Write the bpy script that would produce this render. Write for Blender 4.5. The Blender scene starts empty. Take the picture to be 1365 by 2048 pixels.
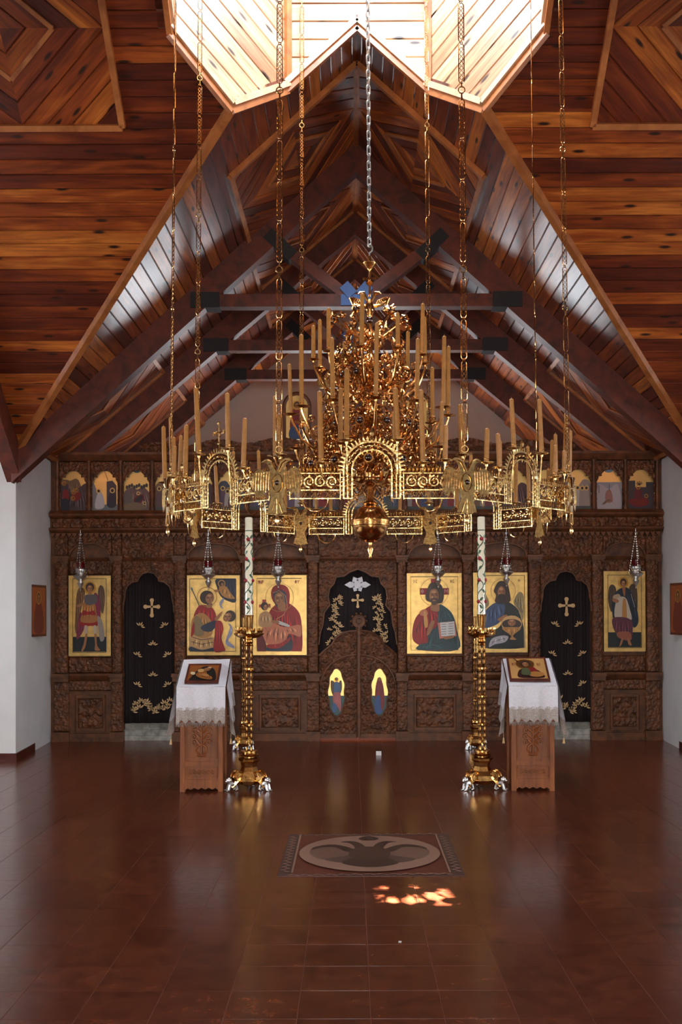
import bpy, math, random
import numpy as np
from mathutils import Vector, Matrix

random.seed(7)
PI = math.pi
SC = bpy.context.scene
COL = SC.collection

# ------------------------------------------------------------------ camera, world, sun, exposure
CAMX, CAMZ, PITCH, ROLL, FPX = -0.064, 1.65, 0.0105, 0.0028, 1991.0
VX, VY = 703.3, 1223.0
cam_data = bpy.data.cameras.new('camera')
cam_data.sensor_fit = 'VERTICAL'
cam_data.sensor_height = 36.0
cam_data.lens = 36.0 * FPX / 2048.0
cam_data.shift_x = -(VX - 682.5) / 2048.0
cam_data.shift_y = (VY - FPX * math.tan(PITCH) - 1024.0) / 2048.0
cam_data.clip_end = 200
cam = bpy.data.objects.new('camera', cam_data)
cam.matrix_world = (Matrix.Translation((CAMX, 0, CAMZ)) @ Matrix.Rotation(PI / 2 + PITCH, 4, 'X')
                    @ Matrix.Rotation(-ROLL, 4, 'Z'))
COL.objects.link(cam)
SC.camera = cam

world = bpy.data.worlds.new('sky')
SC.world = world
world.use_nodes = True
_n = world.node_tree.nodes
_bg = _n.get('Background') or _n.new('ShaderNodeBackground')
_sky = _n.new('ShaderNodeTexSky')
_sky.sky_type = 'HOSEK_WILKIE'
_sky.turbidity = 3.0
_sky.sun_direction = Vector((-0.12, 0.33, 0.94)).normalized()
world.node_tree.links.new(_sky.outputs[0], _bg.inputs['Color'])
_bg.inputs['Strength'].default_value = 1.0

SUN_DIR = Vector((0.3, -3.05, -8.75)).normalized()      # travel direction, through the far lantern window
sun_data = bpy.data.lights.new('sun', 'SUN')
sun_data.energy = 90.0
sun_data.angle = math.radians(0.6)
sun_data.color = (1.0, 0.93, 0.82)
sun = bpy.data.objects.new('sun', sun_data)
sun.rotation_euler = SUN_DIR.to_track_quat('-Z', 'Y').to_euler()
sun.location = (0, 9, 14)
COL.objects.link(sun)

def window_light(loc, target, sx, sy, power, color, spread=180):
    d = bpy.data.lights.new('window_daylight', 'AREA')
    d.shape = 'RECTANGLE'; d.size = sx; d.size_y = sy
    d.energy = power; d.color = color; d.spread = math.radians(spread)
    o = bpy.data.objects.new('window_daylight', d)
    o.location = loc
    o.rotation_euler = (Vector(target) - Vector(loc)).to_track_quat('-Z', 'Z').to_euler()
    COL.objects.link(o)
    return o

COOL, NEUT = (0.87, 0.93, 1.0), (1.0, 0.95, 0.88)
# daylight entering through the windows built further down (transept ends, nave sides, west door, apse, lantern)
for sx, pw in ((-1, 165), (1, 150)):
    for y in (5.6, 8.9):
        window_light((sx * 7.42, y, 2.1), (0, y, 1.9), 1.1, 1.7, pw, COOL)
for sx, pw in ((-1, 40), (1, 80)):
    window_light((sx * 3.71, -0.6, 2.1), (0, -0.6, 2.0), 1.1, 1.7, pw, COOL)
window_light((0, -3.92, 1.45), (0, 5, 1.7), 1.9, 2.5, 230, NEUT)
window_light((0, 16.22, 3.2), (0, 10, 3.6), 2.1, 2.3, 48, COOL)
for k in (0, 2, 4, 6):
    a_ = k * PI / 4
    v = Vector((math.sin(a_), math.cos(a_), 0))
    window_light(Vector((0, 7.254, 8.6)) + v * 1.42, Vector((0, 7.254, 8.3)) - v, 0.55, 1.15, 115, (0.74, 0.87, 1.0))

SC.view_settings.view_transform = 'Standard'
SC.view_settings.look = 'None'
SC.view_settings.gamma = 1.0
SC.view_settings.use_curve_mapping = False
SC.view_settings.exposure = 1.1
SC.cycles.use_denoising = True
SC.cycles.use_adaptive_sampling = True
SC.cycles.adaptive_threshold = 0.02
SC.cycles.max_bounces = 8
SC.cycles.diffuse_bounces = 3
SC.cycles.glossy_bounces = 4
SC.cycles.transmission_bounces = 4
SC.cycles.sample_clamp_indirect = 6.0
SC.cycles.caustics_reflective = False
SC.cycles.caustics_refractive = False

# ------------------------------------------------------------------ colours and materials
def lin(c):
    return tuple(((x / 255) / 12.92 if x / 255 <= 0.04045 else ((x / 255 + 0.055) / 1.055) ** 2.4) for x in c)

class Nodes:
    def __init__(self, name):
        self.m = bpy.data.materials.new(name); self.m.use_nodes = True
        self.t = self.m.node_tree; self.b = self.t.nodes['Principled BSDF']
    def new(self, kind, **kw):
        n = self.t.nodes.new(kind)
        for k, v in kw.items():
            if k in n.inputs: n.inputs[k].default_value = v
            else: setattr(n, k, v)
        return n
    def link(self, a, b): self.t.links.new(a, b)
    def ramp(self, fac, stops):
        r = self.t.nodes.new('ShaderNodeValToRGB')
        while len(r.color_ramp.elements) < len(stops): r.color_ramp.elements.new(0.5)
        for e, (p, c) in zip(r.color_ramp.elements, stops):
            e.position = p; e.color = (*lin(c), 1)
        self.link(fac, r.inputs[0])
        return r
    def bump(self, height, strength=0.3, dist=0.01):
        b = self.new('ShaderNodeBump', Strength=strength, Distance=dist)
        self.link(height, b.inputs['Height']); self.link(b.outputs[0], self.b.inputs['Normal'])

def mix(N, fac, a, b, mode='MIX'):
    m = N.t.nodes.new('ShaderNodeMix'); m.data_type = 'RGBA'; m.blend_type = mode
    if isinstance(fac, (int, float)): m.inputs[0].default_value = fac
    else: N.link(fac, m.inputs[0])
    for s, i in ((a, 6), (b, 7)):
        if isinstance(s, tuple): m.inputs[i].default_value = (*lin(s), 1)
        else: N.link(s, m.inputs[i])
    return m.outputs[2]

def simple(name, rgb, rough=0.5, metal=0.0, noise=0.0, nscale=20, bump=0.0, coat=0.0, spec=0.5):
    N = Nodes(name)
    N.b.inputs['Base Color'].default_value = (*lin(rgb), 1)
    N.b.inputs['Roughness'].default_value = rough
    N.b.inputs['Metallic'].default_value = metal
    N.b.inputs['Coat Weight'].default_value = coat
    N.b.inputs['Specular IOR Level'].default_value = spec
    if noise or bump:
        tc = N.new('ShaderNodeTexCoord')
        nz = N.new('ShaderNodeTexNoise', Scale=nscale, Detail=5.0)
        N.link(tc.outputs['Object'], nz.inputs['Vector'])
        if noise:
            d = tuple(max(0, x * (1 - noise)) for x in rgb); l = tuple(min(255, x * (1 + noise)) for x in rgb)
            N.link(N.ramp(nz.outputs['Fac'], [(0.3, d), (0.7, l)]).outputs[0], N.b.inputs['Base Color'])
        if bump: N.bump(nz.outputs['Fac'], bump, 0.01)
    return N.m

def board_mat(name, stops, rough=0.33, knots=True):
    """varnished pine: tone per plank from the object's random number, grain and knots along its UV"""
    N = Nodes(name)
    uv = N.new('ShaderNodeUVMap'); oi = N.new('ShaderNodeObjectInfo')
    mp = N.new('ShaderNodeMapping'); mp.inputs['Scale'].default_value = (1.3, 22, 1)
    N.link(uv.outputs[0], mp.inputs['Vector'])
    nz = N.new('ShaderNodeTexNoise', Scale=1.6, Detail=6.0, Distortion=0.8)
    N.link(mp.outputs[0], nz.inputs['Vector'])
    mp2 = N.new('ShaderNodeMapping'); mp2.inputs['Scale'].default_value = (0.8, 5, 1)
    N.link(uv.outputs[0], mp2.inputs['Vector'])
    nb = N.new('ShaderNodeTexNoise', Scale=1.3, Detail=3.0, Distortion=1.2)
    N.link(mp2.outputs[0], nb.inputs['Vector'])
    tone = N.new('ShaderNodeMath', operation='MULTIPLY_ADD'); tone.inputs[1].default_value = 0.62
    N.link(oi.outputs['Random'], tone.inputs[0])
    sub = N.new('ShaderNodeMath', operation='MULTIPLY_ADD'); sub.inputs[1].default_value = 0.9; sub.inputs[2].default_value = -0.26
    N.link(nb.outputs['Fac'], sub.inputs[0]); N.link(sub.outputs[0], tone.inputs[2])
    base = N.ramp(tone.outputs[0], stops)
    grain = N.ramp(nz.outputs['Fac'], [(0.3, (150, 140, 135)), (0.62, (255, 255, 255))])
    c = mix(N, 0.75, base.outputs[0], grain.outputs[0], 'MULTIPLY')
    if knots:
        mk = N.new('ShaderNodeMapping'); mk.inputs['Scale'].default_value = (1.5, 5.5, 1)
        N.link(uv.outputs[0], mk.inputs['Vector'])
        vo = N.new('ShaderNodeTexVoronoi', Scale=1.0); vo.voronoi_dimensions = '2D'
        N.link(mk.outputs[0], vo.inputs['Vector'])
        k = N.ramp(vo.outputs['Distance'], [(0.05, (255, 255, 255)), (0.11, (0, 0, 0))])
        c = mix(N, k.outputs[0], c, (38, 16, 9))
    N.link(c, N.b.inputs['Base Color'])
    N.b.inputs['Roughness'].default_value = rough
    N.b.inputs['Coat Weight'].default_value = 0.25; N.b.inputs['Coat Roughness'].default_value = 0.2
    N.bump(nz.outputs['Fac'], 0.12, 0.004)
    return N.m

def wood_mat(name, dark, light, scale=(2, 2, 14), rough=0.4, bump=0.15, coat=0.15):
    N = Nodes(name)
    tc = N.new('ShaderNodeTexCoord'); mp = N.new('ShaderNodeMapping'); mp.inputs['Scale'].default_value = scale
    N.link(tc.outputs['Object'], mp.inputs['Vector'])
    nz = N.new('ShaderNodeTexNoise', Scale=2.0, Detail=6.0, Distortion=0.6)
    N.link(mp.outputs[0], nz.inputs['Vector'])
    N.link(N.ramp(nz.outputs['Fac'], [(0.3, dark), (0.7, light)]).outputs[0], N.b.inputs['Base Color'])
    N.b.inputs['Roughness'].default_value = rough
    N.b.inputs['Coat Weight'].default_value = coat; N.b.inputs['Coat Roughness'].default_value = 0.25
    N.bump(nz.outputs['Fac'], bump, 0.005)
    return N.m

def tile_mat():
    N = Nodes('red_marble')
    oi = N.new('ShaderNodeObjectInfo'); geo = N.new('ShaderNodeNewGeometry')
    n1 = N.new('ShaderNodeTexNoise', Scale=11.0, Detail=9.0, Roughness=0.7, Distortion=0.3)
    N.link(geo.outputs['Position'], n1.inputs['Vector'])
    base = N.ramp(n1.outputs['Fac'], [(0.25, (56, 22, 12)), (0.5, (98, 45, 25)), (0.78, (130, 68, 40))])
    tone = N.ramp(oi.outputs['Random'], [(0.0, (225, 215, 215)), (1.0, (255, 255, 255))])
    c = mix(N, 1.0, base.outputs[0], tone.outputs[0], 'MULTIPLY')
    N.link(c, N.b.inputs['Base Color'])
    n2 = N.new('ShaderNodeTexNoise', Scale=30.0, Detail=4.0)
    N.link(geo.outputs['Position'], n2.inputs['Vector'])
    rr = N.new('ShaderNodeMapRange'); rr.inputs['To Min'].default_value = 0.16; rr.inputs['To Max'].default_value = 0.28
    N.link(n2.outputs['Fac'], rr.inputs['Value']); N.link(rr.outputs[0], N.b.inputs['Roughness'])
    n3 = N.new('ShaderNodeTexNoise', Scale=2.2, Detail=2.0)
    N.link(geo.outputs['Position'], n3.inputs['Vector'])
    N.bump(n3.outputs['Fac'], 0.06, 0.05)
    N.b.inputs['Specular IOR Level'].default_value = 0.6
    return N.m

def paint_mat(name, rough=0.5, gold_rough=0.34):
    """painted surface: colour from the attribute, its alpha marks gold leaf"""
    N = Nodes(name)
    at = N.new('ShaderNodeAttribute'); at.attribute_name = 'Col'
    N.link(at.outputs['Color'], N.b.inputs['Base Color']); N.link(at.outputs['Alpha'], N.b.inputs['Metallic'])
    r = N.new('ShaderNodeMapRange'); r.inputs['To Min'].default_value = rough; r.inputs['To Max'].default_value = gold_rough
    N.link(at.outputs['Alpha'], r.inputs['Value']); N.link(r.outputs[0], N.b.inputs['Roughness'])
    return N.m

M = {}
PINE = [(0.05, (70, 25, 13)), (0.35, (108, 44, 19)), (0.6, (156, 74, 28)), (0.9, (214, 126, 52))]
M['pine'] = board_mat('varnished_pine', PINE)
M['pine_pale'] = board_mat('pale_pine', [(0.05, (168, 120, 84)), (0.5, (206, 162, 122)), (0.9, (232, 198, 160))], 0.4)
M['trim'] = wood_mat('pine_trim', (140, 78, 36), (186, 116, 62), (3, 3, 3))
M['pine_trim_pale'] = wood_mat('pale_trim', (190, 150, 116), (222, 190, 158), (3, 3, 3))
M['beam'] = wood_mat('beam_wood', (60, 20, 10), (102, 40, 20), (4, 4, 4), 0.55, 0.15, 0.0)
M['carved'] = wood_mat('carved_walnut', (64, 35, 15), (116, 66, 30), (5, 5, 5), 0.55, 0.3, 0.0)
M['lectern'] = wood_mat('oak_brown', (112, 54, 14), (160, 88, 30), (9, 9, 2), 0.5, 0.15, 0.0)
M['gold'] = simple('polished_brass', (214, 180, 120), 0.2, 1.0, 0.12, 40, 0.2)
M['gold_red'] = simple('dark_red_brass', (184, 134, 80), 0.19, 1.0, 0.15, 30, 0.2)  # darker, redder brass tone
M['brass'] = simple('stand_brass', (196, 148, 86), 0.2, 1.0, 0.15, 25, 0.12)
M['silver'] = simple('silver', (226, 225, 222), 0.33, 1.0)
M['steel'] = simple('galvanised_steel', (170, 170, 168), 0.4, 0.9)
M['black_steel'] = simple('black_steel', (22, 22, 24), 0.55, 0.2)
M['blue_glow'] = simple('blue_lantern_light', (52, 92, 150), 0.5)  # bluish lantern daylight on the truss joints, put into the colour
M['plaster'] = simple('white_plaster', (226, 224, 222), 0.85, 0, 0.02, 3, 0.06)
M['plaster_apse'] = simple('apse_plaster', (205, 198, 192), 0.9, 0, 0.02, 3)
M['base_marble'] = simple('skirting_marble', (70, 24, 16), 0.3, 0, 0.2, 14)
M['tile'] = tile_mat()
M['grout'] = simple('grout', (128, 78, 58), 0.4)
M['velvet'] = simple('maroon_velvet', (22, 6, 9), 0.9, 0, 0.2, 60)
M['velvet'].node_tree.nodes['Principled BSDF'].inputs['Sheen Weight'].default_value = 0.03
M['thread'] = simple('gold_thread', (206, 172, 122), 0.55, 0.25)
M['linen'] = simple('white_linen', (232, 230, 236), 0.85, 0, 0.03, 60, 0.2)
M['lace'] = simple('grey_lace', (176, 164, 156), 0.9, 0, 0.25, 160, 0.4)
M['wax'] = simple('beeswax', (172, 118, 54), 0.5, 0, 0.08, 30)
M['wax'].node_tree.nodes['Principled BSDF'].inputs['Subsurface Weight'].default_value = 0.15
M['wax'].node_tree.nodes['Principled BSDF'].inputs['Subsurface Scale'].default_value = 0.01
M['ivory'] = simple('ivory_wax', (240, 232, 204), 0.28, 0, 0.02, 20, 0, 0.4)
M['cabochon'] = simple('dark_enamel', (42, 14, 10), 0.12, 0.0, 0, 1, 0, 0.6)
M['ruby'] = simple('ruby_glass', (120, 8, 14), 0.08)
M['ruby'].node_tree.nodes['Principled BSDF'].inputs['Transmission Weight'].default_value = 0.5
M['stone'] = simple('grey_sill_stone', (150, 148, 140), 0.6, 0, 0.2, 12)
M['paint'] = paint_mat('icon_paint', 0.45, 0.36)
M['mosaic'] = paint_mat('mosaic_stone', 0.42)
M['white'] = simple('white_plastic', (235, 235, 235), 0.5)
M['roofing'] = simple('outer_boards', (86, 40, 22), 0.5, 0, 0.2, 6)
g = Nodes('window_glass')
g.b.inputs['Base Color'].default_value = (0.95, 0.97, 1, 1); g.b.inputs['Roughness'].default_value = 0.02
g.b.inputs['Transmission Weight'].default_value = 1.0; g.b.inputs['IOR'].default_value = 1.05
M['glass'] = g.m

# ------------------------------------------------------------------ mesh helpers
def tag(o, label=None, cat=None, group=None, kind=None):
    if label: o['label'] = label
    if cat: o['category'] = cat
    if group: o['group'] = group
    if kind: o['kind'] = kind
    return o

def thing(name, label, cat, loc=(0, 0, 0), rotz=0.0, group=None, kind=None):
    o = bpy.data.objects.new(name, None); COL.objects.link(o)
    o.empty_display_size = 0.1
    o.location = loc; o.rotation_euler = (0, 0, rotz)
    return tag(o, label, cat, group, kind)

def link_mesh(name, me, parent=None, loc=None, rot=None):
    o = bpy.data.objects.new(name, me); COL.objects.link(o)
    if parent is not None: o.parent = parent
    if loc is not None: o.location = loc
    if rot is not None: o.rotation_euler = rot
    return o

def copy_tree(o, parent=None):
    c = o.copy(); COL.objects.link(c); c.parent = parent
    for ch in list(o.children): copy_tree(ch, c)
    return c

class MB:
    def __init__(self): self.v = []; self.f = []
    def add(self, verts, faces):
        n = len(self.v); self.v += [tuple(p) for p in verts]
        self.f += [tuple(i + n for i in f) for f in faces]; return self
    def box(self, x0, x1, y0, y1, z0, z1, mat=None):
        p = [(x, y, z) for z in (z0, z1) for y in (y0, y1) for x in (x0, x1)]
        if mat is not None: p = [mat @ Vector(q) for q in p]
        return self.add(p, [(0, 2, 3, 1), (4, 5, 7, 6), (0, 1, 5, 4), (2, 6, 7, 3), (0, 4, 6, 2), (1, 3, 7, 5)])
    def chamfer_box(self, x0, x1, y0, y1, z0, z1, c=0.01):
        """box with chamfered vertical and front edges (y0 is the front)"""
        prof = [(x0, y1), (x0, y0 + c), (x0 + c, y0), (x1 - c, y0), (x1, y0 + c), (x1, y1)]
        return self.prism([(x, y) for x, y in prof], 'z', z0, z1)
    def prism(self, pts, axis, a, b, mat=None):
        """extrude a 2D polygon: axis 'z' pts=(x,y); 'y' pts=(x,z); 'x' pts=(y,z)"""
        def mk(p, t):
            q = {'z': (p[0], p[1], t), 'y': (p[0], t, p[1]), 'x': (t, p[0], p[1])}[axis]
            return mat @ Vector(q) if mat is not None else q
        n = len(pts)
        vs = [mk(p, a) for p in pts] + [mk(p, b) for p in pts]
        fs = [tuple(range(n))[::-1], tuple(range(n, 2 * n))] + [(i, (i + 1) % n, n + (i + 1) % n, n + i) for i in range(n)]
        return self.add(vs, fs)
    def beam(self, p, q, w, h, up=(0, 0, 1)):
        """rectangular bar from p to q: w sideways, h along up"""
        p, q = Vector(p), Vector(q); d = (q - p).normalized()
        s = d.cross(Vector(up)).normalized(); u = s.cross(d).normalized()
        vs = [c + s * (w / 2 * i) + u * (h / 2 * j) for c in (p, q) for i, j in ((-1, -1), (1, -1), (1, 1), (-1, 1))]
        return self.add(vs, [(3, 2, 1, 0), (4, 5, 6, 7), (0, 1, 5, 4), (1, 2, 6, 5), (2, 3, 7, 6), (3, 0, 4, 7)])
    def tube(self, pts, r, n=5, closed=False, cap=True):
        pts = [Vector(p) for p in pts]; m = len(pts)
        rs = r if isinstance(r, (list, tuple)) else [r] * m
        ref = None; rings = []
        for i, p in enumerate(pts):
            a = pts[(i - 1) % m] if closed or i > 0 else p
            b = pts[(i + 1) % m] if closed or i < m - 1 else p
            d = (b - a)
            if d.length < 1e-9: d = Vector((0, 0, 1))
            d.normalize()
            if ref is None:
                ref = Vector((0, 0, 1)) if abs(d.z) < 0.9 else Vector((1, 0, 0))
            s = d.cross(ref)
            if s.length < 1e-6: s = d.orthogonal()
            s.normalize(); t = s.cross(d).normalized(); ref = t
            rings.append([p + s * (rs[i] * math.cos(2 * PI * k / n)) + t * (rs[i] * math.sin(2 * PI * k / n)) for k in range(n)])
        vs = [q for rg in rings for q in rg]; fs = []
        for i in range(m if closed else m - 1):
            j = (i + 1) % m
            for k in range(n):
                l = (k + 1) % n
                fs.append((i * n + k, i * n + l, j * n + l, j * n + k))
        if cap and not closed:
            fs.append(tuple(range(n))[::-1]); fs.append(tuple((m - 1) * n + k for k in range(n)))
        return self.add(vs, fs)
    def lathe(self, prof, n=16, c=(0, 0, 0), mat=None, a0=0, a1=2 * PI):
        full = abs(a1 - a0 - 2 * PI) < 1e-6
        m = n if full else n + 1
        vs = []
        for r, z in prof:
            for k in range(m):
                a = a0 + (a1 - a0) * k / n
                q = Vector((c[0] + r * math.cos(a), c[1] + r * math.sin(a), c[2] + z))
                vs.append(mat @ q if mat is not None else q)
        fs = []
        for i in range(len(prof) - 1):
            for k in range(n):
                l = (k + 1) % m if full else k + 1
                fs.append((i * m + k, i * m + l, (i + 1) * m + l, (i + 1) * m + k))
        return self.add(vs, fs)
    def ball(self, c, r, n=8, sz=1.0):
        m = max(4, n // 2 + 1)
        prof = [(max(1e-4, r * math.sin(PI * i / m)), -r * sz * math.cos(PI * i / m)) for i in range(m + 1)]
        return self.lathe(prof, n, c)
    def build(self, name, mat, parent=None, smooth=False, loc=None, rot=None):
        me = bpy.data.meshes.new(name)
        me.from_pydata(self.v, [], self.f)
        me.materials.append(M[mat] if isinstance(mat, str) else mat)
        if smooth:
            me.polygons.foreach_set('use_smooth', [True] * len(me.polygons))
            try: me.set_sharp_from_angle(angle=math.radians(38))
            except Exception: pass
        me.update()
        return link_mesh(name, me, parent, loc, rot)

def arc(cx, cz, r, a0, a1, n, y=0.0):
    return [(cx + r * math.cos(a0 + (a1 - a0) * i / n), y, cz + r * math.sin(a0 + (a1 - a0) * i / n)) for i in range(n + 1)]

def spiral(cx, cz, r0, r1, a0, turns, n=14, y=0.0):
    return [(cx + (r0 + (r1 - r0) * t) * math.cos(a0 + 2 * PI * turns * t), y,
             cz + (r0 + (r1 - r0) * t) * math.sin(a0 + 2 * PI * turns * t)) for t in [i / n for i in range(n + 1)]]

def clip(poly, a, b, c):
    """keep a*x+b*y<=c"""
    out = []
    for i in range(len(poly)):
        p, q = poly[i], poly[(i + 1) % len(poly)]
        dp, dq = a * p[0] + b * p[1] - c, a * q[0] + b * q[1] - c
        if dp <= 1e-9: out.append(p)
        if (dp < -1e-9 and dq > 1e-9) or (dp > 1e-9 and dq < -1e-9):
            t = dp / (dp - dq); out.append((p[0] + (q[0] - p[0]) * t, p[1] + (q[1] - p[1]) * t))
    return out

def area(poly):
    return abs(sum(poly[i][0] * poly[(i + 1) % len(poly)][1] - poly[(i + 1) % len(poly)][0] * poly[i][1] for i in range(len(poly)))) / 2

def planks(parent, O, eU, eV, poly, ang, pitch, mat, off=0.0, h0=0.0, gap=0.004, cham=0.007, thick=0.02, name='plank', inn=None):
    """fill a convex polygon (u,v) with chamfered planks along ang, each its own object under parent"""
    O, eU, eV = Vector(O), Vector(eU).normalized(), Vector(eV).normalized()
    eN = eU.cross(eV)
    if inn is not None and eN.dot(Vector(inn)) < 0: eN = -eN
    ca, sa = math.cos(ang), math.sin(ang)
    st = [(u * ca + v * sa, -u * sa + v * ca) for u, v in poly]
    t0 = min(t for s, t in st); t1 = max(t for s, t in st)
    k0 = math.floor((t0 - off) / pitch); k1 = math.ceil((t1 - off) / pitch)
    out = []
    for k in range(k0, k1):
        a, b = off + k * pitch + gap / 2, off + (k + 1) * pitch - gap / 2
        strip = clip(clip(st, 0, -1, -a), 0, 1, b)
        if len(strip) < 3 or area(strip) < 2e-4: continue
        def h(t): return h0 - cham * max(0.0, 1 - min(t - a, b - t) / cham)
        vs, fs, uvs = [], [], []
        ro = random.random() * 50
        def emit(pts, hs):
            n = len(vs)
            for (s, t), z in zip(pts, hs):
                u, v = s * ca - t * sa, s * sa + t * ca
                vs.append(O + eU * u + eV * v + eN * z); uvs.append((s + ro, t - a + ro * 0.37))
            fs.append(tuple(range(n, n + len(pts))))
        for lo, hi in ((a, a + cham), (a + cham, b - cham), (b - cham, b)):
            q = clip(clip(strip, 0, -1, -lo), 0, 1, hi)
            if len(q) >= 3 and area(q) > 1e-7: emit(q, [h(t) for s, t in q])
        for e in (a, b):
            on = [p for p in strip if abs(p[1] - e) < 1e-6]
            if len(on) >= 2:
                on.sort(); p, q = on[0], on[-1]
                emit([p, q, q, p], [h0 - cham, h0 - cham, h0 - thick, h0 - thick])
        me = bpy.data.meshes.new(name)
        me.from_pydata(vs, [], fs)
        ul = me.uv_layers.new(name='UVMap')
        ul.data.foreach_set('uv', [c for i in range(len(me.loops)) for c in uvs[me.loops[i].vertex_index]])
        me.materials.append(M[mat])
        out.append(link_mesh(name, me, parent))
    return out

def strip_bar(parent, pts, w, h, mat='trim', name='trim_strip', up=(0, 0, 1)):
    m = MB()
    for p, q in zip(pts[:-1], pts[1:]): m.beam(p, q, w, h, up)
    return m.build(name, mat, parent)
# ------------------------------------------------------------------ the building
YC, A, ZR, S, W = 7.254, 1.509, 6.858, 0.90, 3.79          # crossing centre, lantern apothem, ridge, slope, half width
S2 = 0.84                                                  # chancel roof behind the first truss
TA = 0.41421 * A; DG = 0.70711 * A
YF = YC + W                                                # far side of the crossing
YN = YC - W
YE = 16.4                                                  # apse wall
XT = 7.5                                                   # transept ends
YB = -4.0
EAVE = ZR - S * W

def structure(o, label): return tag(o, label, None, None, 'structure')

# floor: grout bed, single tiles near the camera, the far ones joined
bed = MB().box(-XT, XT, YB, YE, -0.12, -0.0015).build('floor', 'grout')
structure(bed, 'polished reddish brown marble tile floor with pale joints')
T = 0.30
def tile_verts(cx, cy, c=0.0005):
    h, hy = T / 2 - 0.0011, T / 2 - 0.0002
    lo = [(cx + a * h, cy + b * hy, -0.006) for a, b in ((-1, -1), (1, -1), (1, 1), (-1, 1))]
    mi = [(cx + a * h, cy + b * hy, -c * 0.4) for a, b in ((-1, -1), (1, -1), (1, 1), (-1, 1))]
    hi = [(cx + a * (h - c), cy + b * (hy - c), 0) for a, b in ((-1, -1), (1, -1), (1, 1), (-1, 1))]
    fs = [(8, 9, 10, 11)]
    for k in range(4):
        l = (k + 1) % 4; fs += [(k, l, 4 + l, 4 + k), (4 + k, 4 + l, 8 + l, 8 + k)]
    return lo + mi + hi, fs
tm = MB().add(*tile_verts(0, 0))
tile0 = tm.build('tile', 'tile', bed)
cells = []
for i in range(-26, 27):
    for j in range(-27, 41):
        x, y = 0.01 + (i + 0.5) * T, 4.35 + (j + 0.5) * T
        if abs(x) > XT - 0.1 or y > YE - 0.1 or y < YB + 0.1: continue
        seen = y > 3.85 and abs(x - CAMX + 0.02) < 0.352 * y + 0.15 and y < 12.9
        cells.append((0 if seen else 1, y, x))
cells.sort()
rest = MB()
for n, (far, y, x) in enumerate(cells):
    if n < 300 and not far:
        o = tile0 if n == 0 else link_mesh('tile', tile0.data, bed)
        o.location = (x, y, 0)
    else: rest.add(*tile_verts(x, y))
rt = rest.build('far_tiles', 'tile', bed); rt['kind'] = 'stuff'

def slab(name, xy, zf, mat, th=0.06, parent=None):
    n = len(xy); m = MB()
    m.add([(x, y, zf(x, y)) for x, y in xy] + [(x, y, zf(x, y) + th) for x, y in xy],
          [tuple(range(n)), tuple(range(n, 2 * n))] + [(i, (i + 1) % n, n + (i + 1) % n, n + i) for i in range(n)])
    return m.build(name, mat, parent)

def diamond_panel(parent, P, u0, u1, v0, v1, inn, pitch=0.13, h0=0.018):
    """framed rectangle of mitred planks running round a diamond; P=(O,eU,eV)"""
    O, eU, eV = [Vector(q) for q in P]
    eN = eU.cross(eV)
    if eN.dot(Vector(inn)) < 0: eN = -eN
    uc, vc, hu, hv = (u0 + u1) / 2, (v0 + v1) / 2, (u1 - u0) / 2, (v1 - v0) / 2
    for su in (-1, 1):
        for sv in (-1, 1):
            rect = [(uc, vc), (uc + su * hu, vc), (uc + su * hu, vc + sv * hv), (uc, vc + sv * hv)]
            d = math.atan2(-sv * hv, su * hu)
            t_c = -uc * math.sin(d) + vc * math.cos(d)
            planks(parent, O, eU, eV, rect, d, pitch, 'pine', t_c, h0, inn=inn, thick=0.03)
    def W3(u, v, h=h0 + 0.008): return O + eU * u + eV * v + eN * h
    for a, b in (((u0, v0), (u1, v0)), ((u1, v0), (u1, v1)), ((u1, v1), (u0, v1)), ((u0, v1), (u0, v0))):
        MB().beam(W3(*a), W3(*b), 0.05, 0.05, eN).build('panel_frame', 'trim', parent)
    for q in (0.5,):
        c = [(uc + hu * q, vc), (uc, vc + hv * q), (uc - hu * q, vc), (uc, vc - hv * q)]
        for a, b in zip(c, c[1:] + c[:1]):
            MB().beam(W3(*a, h0 + 0.003), W3(*b, h0 + 0.003), 0.035, 0.03, eN).build('diamond_strip', 'trim', parent)

# ceilings: far transept slopes
for sx, side in ((-1, 'left'), (1, 'right')):
    n_ = math.hypot(1, S)
    inn = (0, -S, -1)
    zt = lambda x, y: ZR - S * (y - YC) + 0.025
    xy = [(sx * A, YC), (sx * A, YC + TA), (sx * DG, YC + DG), (sx * W, YF), (sx * XT, YF), (sx * XT, YC)]
    c = slab('ceiling', xy, zt, 'roofing')
    structure(c, 'varnished pine plank ceiling of the %s transept, warm orange brown' % side)
    O = (0, YC, ZR); eU = (sx, 0, 0); eV = (0, 1 / n_, -S / n_)
    l = lambda y: (y - YC) * n_
    planks(c, O, eU, eV, [(A, 0), (XT, 0), (XT, l(YC + TA)), (A, l(YC + TA))], 0, 0.13, 'pine', l(YC + TA), inn=inn)
    planks(c, O, eU, eV, [(A, l(YC + TA)), (DG, l(YC + DG)), (W, l(YF)), (XT, l(YF)), (XT, l(YC + TA))], 0, 0.13, 'pine', l(YC + TA), inn=inn)
    diamond_panel(c, (O, eU, eV), 2.0, 3.7, l(7.3), l(8.44), inn, 0.14)
    # valley strip where the two roofs meet, light on the transept side
    strip_bar(c, [(sx * DG, YC + DG, ZR - S * DG - 0.02), (sx * W, YF, EAVE - 0.02)], 0.075, 0.06, 'trim', 'valley_strip', (sx * -1, 1, 0))

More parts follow.
